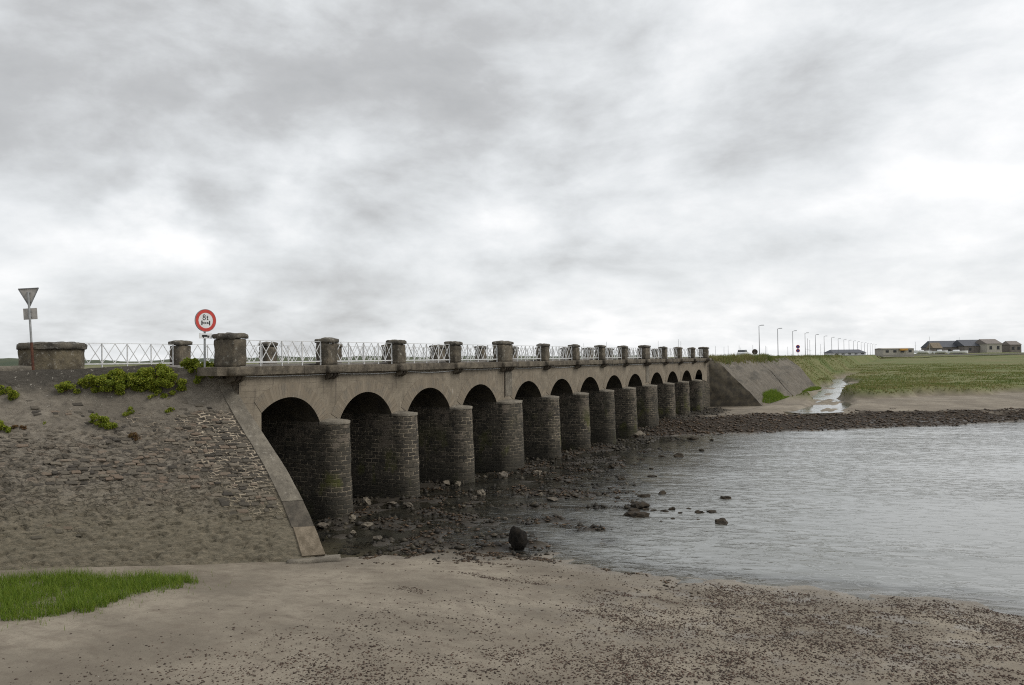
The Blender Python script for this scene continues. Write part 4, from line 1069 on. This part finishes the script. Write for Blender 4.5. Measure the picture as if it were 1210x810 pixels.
for px, py, w_, h_, lab in ((432, 592, 13, 11, 'pale wedge-shaped rock right of the first pier foot'), (381, 620, 14, 8, 'brownish rock in the dark of the first arch, next to the coping'), (417, 611, 10, 7, 'ochre rock in front of the first pier foot'),
    (418, 629, 8, 7, 'small pale rock at the back edge of the brown pool'), (434, 620, 15, 7, 'broad tan rock in front of the second arch'), (446, 635, 11, 5, 'flat whitish rock nearest the beach, past the pool'), (482, 596, 13, 6, 'flat pinkish-white slab in front of the second pier'),
    (527, 570, 12, 6, 'greenish-grey rock under the third arch'), (541, 571, 9, 8, 'upright pale rock at the foot of the third pier'), (464, 594, 12, 5, 'reddish flat rock between the first and second piers'),
    (593, 560, 13, 10, 'large pale block between third and fourth piers'), (635, 558, 13, 5, 'low light slab in front of the wide fourth pier'), (568, 581, 11, 8, 'pinkish block among the rubble below the fourth arch'), (560, 588, 9, 6, 'small tan rock touching the pinkish block'),
    (597, 612, 8, 4, 'little whitish stone behind the black boulder'), (653, 589, 13, 5, 'tan slab toward the open water end of the rubble'), (639, 583, 5, 8, 'thin upright pale stone in the rubble')):
    rock(px, py, w_, h_, 'rock_pale' if random.random() < .6 else 'rock_mid', lab, g2, .02)
mb = MB(); p = onz(812, 505, .1); rock_mesh(mb, (.8, POS[8] + .3, .1), .75, (1.2, .9, .35), 8, 3)
tag(mb.build('rock', MT['rock_pale'], org=(.8, POS[8], 0)), 'pale flat footing rock at the base of a distant pier', 'rock')

def lumps(C, r, flat, elong, name, mat, label, jit=.45):
    n = len(C); o = np.array([(1, 0, 0), (-1, 0, 0), (0, 1, 0), (0, -1, 0), (0, 0, 1), (0, 0, -1), (.6, .6, .5), (-.6, -.6, .5), (.6, -.6, -.2), (-.6, .6, -.2)], float)[:6]
    F0 = np.array([(0, 2, 4), (2, 1, 4), (1, 3, 4), (3, 0, 4), (2, 0, 5), (1, 2, 5), (3, 1, 5), (0, 3, 5)])
    J = 1 + rng.uniform(-jit, jit, (n, 6, 1)); V = o[None] * J; V = V + rng.uniform(-.25, .25, V.shape)
    V[..., 0] *= elong; V[..., 2] *= np.asarray(flat).reshape(-1, 1) if np.ndim(flat) else flat
    a = rng.uniform(0, 2 * math.pi, n); c_, s_ = np.cos(a)[:, None], np.sin(a)[:, None]
    X = V[..., 0] * c_ - V[..., 1] * s_; Y = V[..., 0] * s_ + V[..., 1] * c_
    V = np.stack([X, Y, V[..., 2]], -1) * np.asarray(r).reshape(-1, 1, 1) + C[:, None]
    F = (F0[None] + np.arange(n)[:, None, None] * 6).reshape(-1, 3)
    o_ = fastmesh(name, V.reshape(-1, 3), F, MT[mat]); return tag(o_, label, None, None, 'stuff')
# rubble under and before the arches
q = np.column_stack([rng.uniform(-7, 12, 52000), rng.uniform(18.4, 80, 52000)])
mk_ = rubble_mask(q[:, 0], q[:, 1]) * sstep(.3, .6, fbm(q[:, 0] * .7, q[:, 1] * .7, 170)) ; mk_[q[:, 1] > 60] *= .6
q = q[rng.uniform(size=len(q)) < mk_][:14000]; r_ = .03 + .13 * rng.uniform(0, 1, len(q)) ** 4
lumps(np.column_stack([q, ground(q[:, 0], q[:, 1]) + r_ * .15]), r_, rng.uniform(.45, .95, len(q)), 1.15, 'rubble', 'rubble', 'dark weedy rubble covering the bed around the piers')
# seaweed on rubble and on the far bank
q = np.column_stack([rng.uniform(-1, 70, 120000), rng.uniform(50, 130, 120000)]); z, _, _, wd_ = ground(q[:, 0], q[:, 1], True)
k = (rng.uniform(size=len(q)) < wd_ * .8); q = q[k][:30000]; z = z[k][:30000]; r_ = rng.uniform(.03, .17, len(q)) * rng.uniform(.4, 1, len(q))
lumps(np.column_stack([q, z + r_ * .2]), r_, .5, 1.5, 'seaweed', 'weed', 'dark brown wrack covering the bank across the water')
q = np.column_stack([rng.uniform(-2, 11, 26000), rng.uniform(18.6, 48, 26000)]); mk_ = rubble_mask(q[:, 0], q[:, 1]) * sstep(.45, .62, fbm(q[:, 0] * .8 + 9, q[:, 1] * .8, 180))
q = q[rng.uniform(size=len(q)) < mk_ * .55][:4500]; r_ = rng.uniform(.02, .08, len(q))
lumps(np.column_stack([q, ground(q[:, 0], q[:, 1]) + .03]), r_, .35, 1.8, 'seaweed', 'weed', 'brown wrack draped over the rubble by the piers')
# strand line of weed on the beach edge
x_ = rng.uniform(5.2, 15.5, 6000); y_ = np.interp(x_, YSX, YSY) - np.abs(rng.normal(0, .75, 6000)) + .15
k = rng.uniform(size=6000) < sstep(.50, .66, fbm(x_ * 1.7, y_ * 2.4, 190)) * np.interp(x_, [5, 7, 12, 15.5], [.5, 1, .75, 0.1]); x_, y_ = x_[k], y_[k]
lumps(np.column_stack([x_, y_, ground(x_, y_) + .012]), rng.uniform(.008, .042, len(x_)), .45, 1.5, 'seaweed', 'weed', 'strand line of brown wrack along the edge of the beach')
# weed and shell fragments strewn over the beach
N = 900000; x_ = rng.uniform(5, 36, N); y_ = rng.uniform(4, 21, N); d_ = np.interp(x_, YSX, YSY) - y_
pr = sstep(-.25, .3, d_) * (sstep(6.5, 17, x_ + (y_ - 12) * -.35) ** 1.2) * (.22 + .78 * sstep(.30, .66, fbm(x_ * .5, y_ * .5, 200))) * (.3 + .7 * sstep(.32, .64, fbm(x_ * 2.2, y_ * 2.2, 210)))
for c_ in (1.1, 2.6, 4.6):
    ln_ = np.abs(d_ - c_ - (fbm(x_ * .3, y_ * .3, 220 + int(c_ * 10)) - .5) * 2.2); pr = np.maximum(pr, .9 * sstep(.16, .03, ln_) * sstep(.40, .62, fbm(x_ * .9, y_ * .9, 230)) * sstep(7, 11, x_))
k = rng.uniform(size=N) < np.clip(pr, 0.004, 1) * .8 * (d_ > -.15); x_, y_, dk = x_[k], y_[k], d_[k]; r_ = .004 + .017 * rng.uniform(0, 1, len(x_)) ** 2.4 + .008 * (rng.uniform(size=len(x_)) < .06)
lumps(np.column_stack([x_, y_, ground(x_, y_) + r_ * .3]), r_, .6, 1.35, 'wrack_fragments', 'debris', 'dark scraps of wrack and stones strewn over the wet sand')
k = rng.choice(len(x_), min(len(x_), 34000), replace=False); xs = x_[k] + rng.normal(0, .12, len(k)); ys = y_[k] + rng.normal(0, .12, len(k)); k = np.interp(xs, YSX, YSY) > ys + .05; xs, ys = xs[k], ys[k]
r_ = .004 + .012 * rng.uniform(0, 1, len(xs)) ** 2
lumps(np.column_stack([xs, ys, ground(xs, ys) + r_ * .3]), r_, .5, 1.2, 'shingle', 'shingle', 'fine grey and tan shingle mixed into the wet sand')
k = rng.choice(len(x_), 1500); xs = x_[k] + rng.normal(0, .3, 1500); ys = y_[k] + rng.normal(0, .3, 1500); k = np.interp(xs, YSX, YSY) > ys + .1; xs, ys = xs[k], ys[k]
lumps(np.column_stack([xs, ys, ground(xs, ys) + .005]), rng.uniform(.006, .016, len(xs)), .4, 1.2, 'shell_fragments', 'shell', 'tiny pale shells scattered on the beach')

# ------------------------------------------------------------------ far shore: lamps, signs, buildings, boats, car
ordn = ['nearest', 'second', 'third', 'fourth', 'fifth', 'sixth', 'seventh', 'eighth', 'ninth', 'tenth', 'eleventh', 'twelfth', 'thirteenth', 'fourteenth', 'fifteenth', 'sixteenth', 'seventeenth', 'eighteenth']
def lamp_parts(root):
    b = ORG[root.name]
    mb = MB(); mb.tube(b, b + (0, 0, 5.9), .085, .05, 10); mb.build('pole', MT['lamp_grey'], root)
    mb = MB(); mb.tube(b + (0, 0, 5.88), b + (.35, 0, 5.98), .04, None, 8); mb.build('arm', MT['lamp_grey'], root)
    mb = MB(); mb.rbox(b + (.62, 0, 6.0), (.62, .24, .13), .04, .1, 0); mb.build('lamp_head', MT['lamp_grey'], root)
    mb = MB(); mb.tube(b, b + (0, 0, .5), .12, .11, 10); mb.build('base', MT['lamp_grey'], root)
l0 = None
for k in range(18):
    b = np.array([-8., 148.6 + 19.9 * k, 5.45]); lab = f'slim street lamp with short arm, {ordn[k]} of the row counted from the bridge'
    if l0 is None:
        l0 = thing('street_lamp', lab, 'street lamp', b, 'street lamps along the causeway road'); lamp_parts(l0)
    else:
        c_ = l0.copy(); COL.objects.link(c_); c_.location = tuple(b); c_['label'] = lab
        for ch in list(l0.children):
            d_ = ch.copy(); COL.objects.link(d_); d_.parent = c_
# no-parking style discs on one post
b = at(943, 420, 150); b[2] = 5.45; nvv = np.array([.2, -.98, 0]); upv = np.array([0, 0, 1.]); sd = np.cross(upv, nvv)
sg = thing('road_sign', 'pair of small red and blue discs on one post beside the lamps', 'road sign', b)
mb = MB(); mb.tube(b, b + (0, 0, 2.35), .04, None, 8); mb.build('pole', MT['galvanised'], sg)
for h_ in (2.0, 1.25):
    mb = MB(); disc(mb, b + nvv * .05 + (0, 0, h_), .36, nvv, upv, .03, 28); d_ = mb.build('disc', MT['sign_red'], sg)
    mb = MB(); disc(mb, b + nvv * .081 + (0, 0, h_), .22, nvv, upv, .01, 28); mb.build('inner_disc', MT['sign_blue'], d_)
b = at(892, 420, 118); b[2] = 5.45
sg = thing('road_sign', 'grey back of a round sign low on the road, left of the nearest lamp', 'road sign', b)
mb = MB(); mb.tube(b, b + (0, 0, .9), .05, None, 8); mb.build('pole', MT['galvanised'], sg)
mb = MB(); disc(mb, b + (0, 0, .95), .42, nvv, upv, .04, 28); mb.build('panel', MT['corbel_dark'], sg)

YAWB = math.atan2(math.sin(TH), math.cos(TH))          # along camera right
def house(px0, px1, ybase, ytop, yroof, depth, dims_d, wallm, roofm, label, hip=0., windows=3, cat='building', door=False):
    a = at(px0, ybase, depth); b_ = at(px1, ybase, depth); base = (a + b_) / 2; L = np.linalg.norm((b_ - a)[:2])
    zt = at((px0 + px1) / 2, ytop, depth)[2]; zr = at((px0 + px1) / 2, yroof, depth)[2]; z0 = base[2] - 1.2
    o = thing('building', label, cat, (base[0], base[1], z0)); ux = np.array([math.cos(YAWB), math.sin(YAWB), 0]); uy = np.array([-math.sin(YAWB), math.cos(YAWB), 0])
    bb = np.array([base[0], base[1], 0]); W_ = L / 2; D_ = dims_d
    def Pt(u, v, z): return tuple(bb + ux * u + uy * v + np.array([0, 0, z]))
    mb = MB(); mb.box((*(bb + uy * D_ / 2)[:2], (z0 + zt) / 2), (L, D_, zt - z0), YAWB); mb.build('wall', MT[wallm], o)
    e = .35; mb = MB(); h = hip * W_
    V = [Pt(-W_ - e, -e, zt), Pt(W_ + e, -e, zt), Pt(W_ + e, D_ + e, zt), Pt(-W_ - e, D_ + e, zt), Pt(-W_ - e + h, D_ / 2, zr), Pt(W_ + e - h, D_ / 2, zr)]
    mb.add(V, [(0, 1, 5, 4), (2, 3, 4, 5), (1, 2, 5), (3, 0, 4), (3, 2, 1, 0)]); mb.build('roof', MT[roofm], o)
    for k in range(windows):
        u = -W_ + L * (k + .5) / windows; zc = z0 + 1.2 + (zt - z0 - 1.2) * .5
        mb = MB(); c_ = Pt(u, -.02, zc); mb.box(c_, (min(1.3, L / windows * .45), .08, (zt - z0 - 1.2) * .42), YAWB); mb.build('window', MT['dark_window'], o)
    return o
house(985, 1023, 420.0, 417.0, 413.2, 300, 9, 'house_white', 'slate', 'long low white building with a dark roof beyond the lamps', .15, 5)
house(1104, 1152, 416.5, 410.5, 402.6, 410, 13, 'house_grey', 'slate', 'wide dark-walled hall with a long slate roof on the dune', .05, 4)
house(1140, 1166, 416.5, 409.0, 401.4, 404, 13, 'house_grey', 'slate', 'middle slate-roofed block joining the dark hall to the pale gable', .0, 2)
house(1166.5, 1184, 416, 406.3, 400.6, 398, 12, 'house_wall', 'house_grey', 'cream building with brown roof at the right end of the hall', .0, 2)
house(1194, 1207, 416, 407.5, 403.0, 405, 8, 'house_grey', 'house_grey', 'small separate dark house furthest right on the dune', .12, 2)
house(1103, 1113, 416, 411.5, 405.0, 402, 6, 'house_grey', 'coping_new', 'small lean-to with a pinkish roof at the left end of the hall', .0, 1)
sh = house(1044, 1080, 418.6, 412.2, 411.3, 330, 8, 'house_wall', 'house_wall', 'beige flat-roofed shop row with an orange awning', .02, 4)
a_ = at(1064, 413.2, 329); b_ = at(1072, 413.2, 329); mb = MB(); c_ = (a_ + b_) / 2; mb.box(c_, (np.linalg.norm(b_ - a_), 1.6, .8), YAWB); mb.build('awning', MT['awning'], sh)

def hull(o, base, L, wd, h, yaw, mat, name='hull'):
    mb = MB(); c_, s_ = math.cos(yaw), math.sin(yaw); rows = []
    for t in np.linspace(-.5, .5, 11):
        k = (1 - max(0, (t - .05) / .45) ** 2.2) * (1 if t > -.45 else .92); row = []
        for q, zz in ((0, 0), (.55, .08), (.9, .5), (1., 1.)):
            for sg_ in (1,): row.append((t * L, q * wd / 2 * k, zz * h * (1 + .18 * max(0, t) * 2)))
        row = row + [(x, -y, z) for x, y, z in row[::-1][:-1]]
        rows.append([(base[0] + x * c_ - y * s_, base[1] + x * s_ + y * c_, base[2] + z) for x, y, z in row])
    A = np.array(rows); mb.grid(A); mb.add(A[0], [tuple(range(7))])
    mb.add(np.concatenate([A[:, 3], A[::-1, 3]]) , []) 
    deck = [tuple(A[i, 0]) for i in range(0)]
    return mb.build(name, MT[mat], o, smooth=False)
def deckplate(o, base, L, wd, h, yaw):
    mb = MB(); c_, s_ = math.cos(yaw), math.sin(yaw); P = []
    for t in np.linspace(-.5, .5, 11):
        k = (1 - max(0, (t - .05) / .45) ** 2.2); P.append((t * L, wd / 2 * k * .98))
    poly_ = P + [(x, -y) for x, y in P[::-1]]
    mb.add([(base[0] + x * c_ - y * s_, base[1] + x * s_ + y * c_, base[2] + h * .96) for x, y in poly_], [tuple(range(len(poly_)))]); mb.build('deck', MT['hull_white'], o)
mast_lab = 'white sailing yacht with tall bare mast moored beyond the causeway'
ym = [(845.5, 409, 300), (855.7, 410, 310), (860.6, 408.5, 290), (873.6, 408.5, 285), (875.6, 411, 305), (889.8, 408, 290), (904.6, 409, 300), (906.4, 410, 310), (954.5, 400, 250), (957.2, 402, 255), (717, 404, 280), (778, 403, 290), (802, 401, 280), (804.8, 403.5, 290), (690, 406, 300), (1082, 404, 380), (1099, 398, 395), (1134, 399, 420), (970, 407, 330), (931, 410, 340)]
Y0_ = None
for k, (px, pyt, dp) in enumerate(ym):
    b = at(px, 424, dp); onland = px > 1000; b[2] = -.2 if not onland else float(ground(b[0], b[1])) + .3
    top = at(px, pyt, dp)[2]
    lab = mast_lab if not onland else ['mast of a yacht laid up beside the shop row', 'tallest thin mast standing left of the slate-roofed hall', 'thin mast rising above the slate roof'][0 if px < 1090 else (1 if px < 1120 else 2)]
    o = thing('sailing_yacht', lab, 'yacht', b, 'yachts showing only their masts over the road' if not onland else None)
    hull(o, b, 8.0, 2.6, 1.2, random.uniform(0, 6), 'hull_white')
    mb = MB(); mb.tube(b + (0, 0, .6), (b[0], b[1], top), .09, .055, 6); mb.build('mast', MT['mast'], o)
    mb = MB(); s_ = random.uniform(0, 6); mb.bar(b + (-.5 * math.cos(s_), -.5 * math.sin(s_), b[2] * 0 + (top - b[2]) * .68), b + (.5 * math.cos(s_), .5 * math.sin(s_), (top - b[2]) * .68), .05); mb.build('spreader', MT['mast'], o)
# motor boats laid up on the far grass
for px0, px1, dp, lab in ((1083, 1098, 372, 'white motor boat laid up in front of the shop row end'), (1104, 1120, 360, 'low white dinghy hull laid up left of the long launch'), (1121, 1144, 356, 'long white launch laid up below the slate-roofed hall')):
    a_ = at(px0, 417.5, dp); b_ = at(px1, 417.5, dp); c_ = (a_ + b_) / 2; gz = float(ground(c_[0], c_[1])); top_ = at(px0, 414.3, dp)[2]; c_[2] = max(gz, top_ - 1.7)
    L = np.linalg.norm(b_ - a_); o = thing('motor_boat', lab, 'boat', c_, 'boats laid up on the far grass')
    hull(o, c_ + (0, 0, .15), L, 2.4, 1.15, YAWB, 'hull_white'); deckplate(o, c_ + (0, 0, .15), L, 2.4, 1.15, YAWB)
    mb = MB(); mb.rbox(c_ + (-L * .1, 0, 1.5), (L * .28, 1.4, .7), .15, .25, 0, rz=YAWB); mb.build('cabin', MT['hull_white'], o, smooth=True)
    mb = MB(); mb.box(c_ + (0, 0, .0), (L * .5, .4, .5), YAWB); mb.build('cradle', MT['lamp_grey'], o)
def car(px, dp, label, mat, yaw):
    b = at(px, 421, dp); b[0] = min(b[0], -1.6); b[2] = 5.6
    o = thing('car', label, 'car', b); c_, s_ = math.cos(yaw), math.sin(yaw)
    def pt(x, y, z): return (b[0] + x * c_ - y * s_, b[1] + x * s_ + y * c_, b[2] + z)
    pf = [(-2.05, .35), (-2.1, .75), (-1.95, .95), (-1.2, 1.0), (.9, .95), (1.9, .78), (2.1, .6), (2.05, .3)]
    mb = MB(); mb.prism([pt(x, -.82, z) for x, z in pf], (-s_ * 1.64, c_ * 1.64, 0)); mb.build('body', MT[mat], o)
    pf = [(-1.8, .96), (-1.35, 1.38), (.15, 1.42), (.95, .95)]
    mb = MB(); mb.prism([pt(x, -.7, z + .003) for x, z in pf], (-s_ * 1.4, c_ * 1.4, 0)); mb.build('cabin', MT['dark_window'], o)
    mb = MB(); mb.prism([pt(x, -.68, z) for x, z in ((-1.38, 1.385), (-1.3, 1.44), (.1, 1.47), (.2, 1.425))], (-s_ * 1.36, c_ * 1.36, 0)); mb.build('roof', MT[mat], o)
    for x in (-1.3, 1.3):
        for y in (-.84, .66):
            mb = MB(); mb.tube(pt(x, y, .32), pt(x, y + .18, .32), .32, None, 16); mb.build('wheel', MT['tyre'], o)
car(878, 158, 'white car on the causeway road just past the bridge', 'hull_white', R(90))
# road across the far marsh
mb = MB(); a_ = at(1030, 420, 318); b_ = at(1600, 412, 330); 
for k in range(12):
    p = a_ + (b_ - a_) * k / 12; q_ = a_ + (b_ - a_) * (k + 1) / 12; p = p.copy(); q_ = q_.copy(); p[2] = q_[2] = 5.35; mb.bar(p, q_, 5.0, .5)
struct(mb.build('road', MT['pavement']))
# hills across the estuary
def hills(pts, depth, mat, thick=160):
    rows = []
    for px, py in pts:
        t = at(px, py, depth); f_ = t - ray(px, py) / np.linalg.norm(ray(px, py)) * thick; bk = t + ray(px, py) / np.linalg.norm(ray(px, py)) * thick
        rows.append([(f_[0], f_[1], -1.), ((f_[0] + t[0]) / 2, (f_[1] + t[1]) / 2, 1. + (t[2] - 1) * .65), (t[0], t[1], t[2]), (bk[0], bk[1], -1.)])
    mb = MB(); mb.grid(np.array(rows)); return mb.build('hills', mat, smooth=True)
pts = []
for px in range(-200, 760, 6):
    hz = 431 - .01157 * px
    hgt = 1.5 + 5.5 * vn(px * .018, 3., 5) * sstep(760, 300, px) + 1.6 * vn(px * .09, 1., 8) + (1.5 if px < 130 else 0) * vn(px * .03, 9, 2)
    pts.append((px, hz - hgt))
struct(hills(pts, 1000, MT['hill_scrub']))

# ------------------------------------------------------------------ sky and light
SUN_EL = R(46)     # direction the light comes from (behind the camera)
sd_ = Vector((math.cos(SUN_EL) * .96, math.cos(SUN_EL) * .28, math.sin(SUN_EL)))
sl = bpy.data.lights.new('sun', 'SUN'); sl.energy = 1.5; sl.angle = R(30); sl.color = (1., .955, .88)
so = bpy.data.objects.new('sun', sl); COL.objects.link(so); so.rotation_euler = sd_.to_track_quat('Z', 'Y').to_euler()
wd = bpy.data.worlds.new('World'); sc.world = wd; wd.use_nodes = True
class WT(NT):
    def __init__(s): s.t = wd.node_tree; s.t.nodes.clear(); s.out = s.t.nodes.new('ShaderNodeOutputWorld')
w = WT(); dr = w.n('ShaderNodeTexCoord').outputs['Generated']; x, y, z = w.sep(dr)
zz = w.math('MAXIMUM', z, 0.); hh = w.math('ADD', zz, .24)
pl2 = w.comb(w.math('DIVIDE', x, hh), w.math('DIVIDE', y, hh), 0.)
warp = w.vadd(w.noisec(pl2, 1.1, 3), (.5, .5, .5), 'SUBTRACT'); pw = w.vadd(pl2, w.vscale(warp, .55))
dv = w.scale(dr, (1., 1., 2.1)); wp = w.vscale(w.vadd(w.noisec(dv, 2.2, 3), (.5, .5, .5), 'SUBTRACT'), .13); dv = w.vadd(dv, wp)
n1 = w.noise(w.vadd(dv, (3.1, 7.7, 1.3)), 2.5, 9, .54); n2 = w.noise(w.vadd(dv, (8.3, 2.2, 4.)), 6.5, 8, .58); n3 = w.noise(w.vadd(pw, (1.3, 5.2, 4.)), 3.2, 6, .55)
nh = w.step(z, .13, .03)
cl = w.math('ADD', w.math('MULTIPLY', w.math('SUBTRACT', n1, .5), .80), w.math('MULTIPLY', w.math('SUBTRACT', n2, .5), .95))
cl = w.math('ADD', cl, w.math('MULTIPLY', w.math('MULTIPLY', w.math('SUBTRACT', n3, .5), nh), .7))
val = w.math('ADD', cl, .745)
lw = w.noisec(w.scale(dr, (1., 1., 1.6)), 4.0, 6); lw = w.vadd(dr, w.vscale(w.vadd(lw, (.5, .5, .5), 'SUBTRACT'), .42))
lw = w.vadd(lw, w.vscale(w.vadd(w.noisec(dr, 13., 5), (.5, .5, .5), 'SUBTRACT'), .10)); ln_n = w.n('ShaderNodeVectorMath', operation='NORMALIZE'); w.l(lw, ln_n.inputs[0]); lw = ln_n.outputs[0]
def lobe(px, py, sig, amt):
    global val
    d = ray(px, py); d = d / np.linalg.norm(d); dt = w.n('ShaderNodeVectorMath', operation='DOT_PRODUCT'); w.l(lw, dt.inputs[0]); dt.inputs[1].default_value = tuple(d)
    k = .693 / (sig * sig / 2); v = w.math('POWER', w.math('MAXIMUM', dt.outputs['Value'], 0.), k); val = w.math('ADD', val, w.math('MULTIPLY', v, amt))
for L in ((60, 60, .22, -.24), (300, 70, .20, -.17), (470, 130, .13, -.14), (230, 150, .12, -.06), (620, 40, .14, -.10), (820, 30, .14, -.02), (175, 262, .05, .26), (215, 300, .04, .20), (120, 300, .05, .10), (382, 262, .04, .20), (400, 205, .06, .08), (620, 285, .05, .14), (560, 200, .10, .06), (1130, 120, .10, .03), (1165, 225, .06, .14), (980, 110, .10, -.02), (900, 180, .12, -.04), (1180, 175, .05, -.08), (1060, 210, .07, -.08), (700, 310, .09, -.06), (900, 320, .08, -.06), (260, 320, .05, -.03), (300, 240, .12, .05), (60, 230, .08, .05), (520, 300, .07, -.05), (840, 365, .07, .10), (620, 360, .06, .06), (1120, 360, .08, .06), (120, 388, .05, -.08), (340, 385, .06, -.05)): lobe(*L)
col = w.ramp(val, [(.10, (.352, .358, .362)), (.40, (.445, .452, .457)), (.58, (.562, .577, .586)), (.72, (.655, .672, .683)), (.84, (.73, .742, .75)), (1., (.83, .832, .835))])
sky = w.n('ShaderNodeTexSky', sky_type='NISHITA'); sky.sun_disc = False; sky.sun_elevation = SUN_EL; sky.sun_rotation = math.atan2(sd_.x, sd_.y); sky.air_density = 1.; sky.dust_density = 3.
bs = w.n('ShaderNodeBackground'); w.l(sky.outputs[0], bs.inputs[0]); bs.inputs[1].default_value = .08
bc = w.n('ShaderNodeBackground'); w.l(col, bc.inputs[0]); bc.inputs[1].default_value = 1.0
mx = w.n('ShaderNodeMixShader'); mx.inputs[0].default_value = .93; w.l(bs.outputs[0], mx.inputs[1]); w.l(bc.outputs[0], mx.inputs[2]); w.l(mx.outputs[0], w.out.inputs[0])

sc.view_settings.view_transform = 'Standard'; sc.view_settings.look = 'None'; sc.view_settings.exposure = .36; sc.view_settings.gamma = 1.; sc.view_settings.use_curve_mapping = False
sc.render.engine = 'CYCLES'; sc.cycles.use_denoising = False; sc.cycles.filter_width = 1.1; sc.cycles.max_bounces = 6; sc.cycles.transparent_max_bounces = 12; sc.cycles.caustics_reflective = False
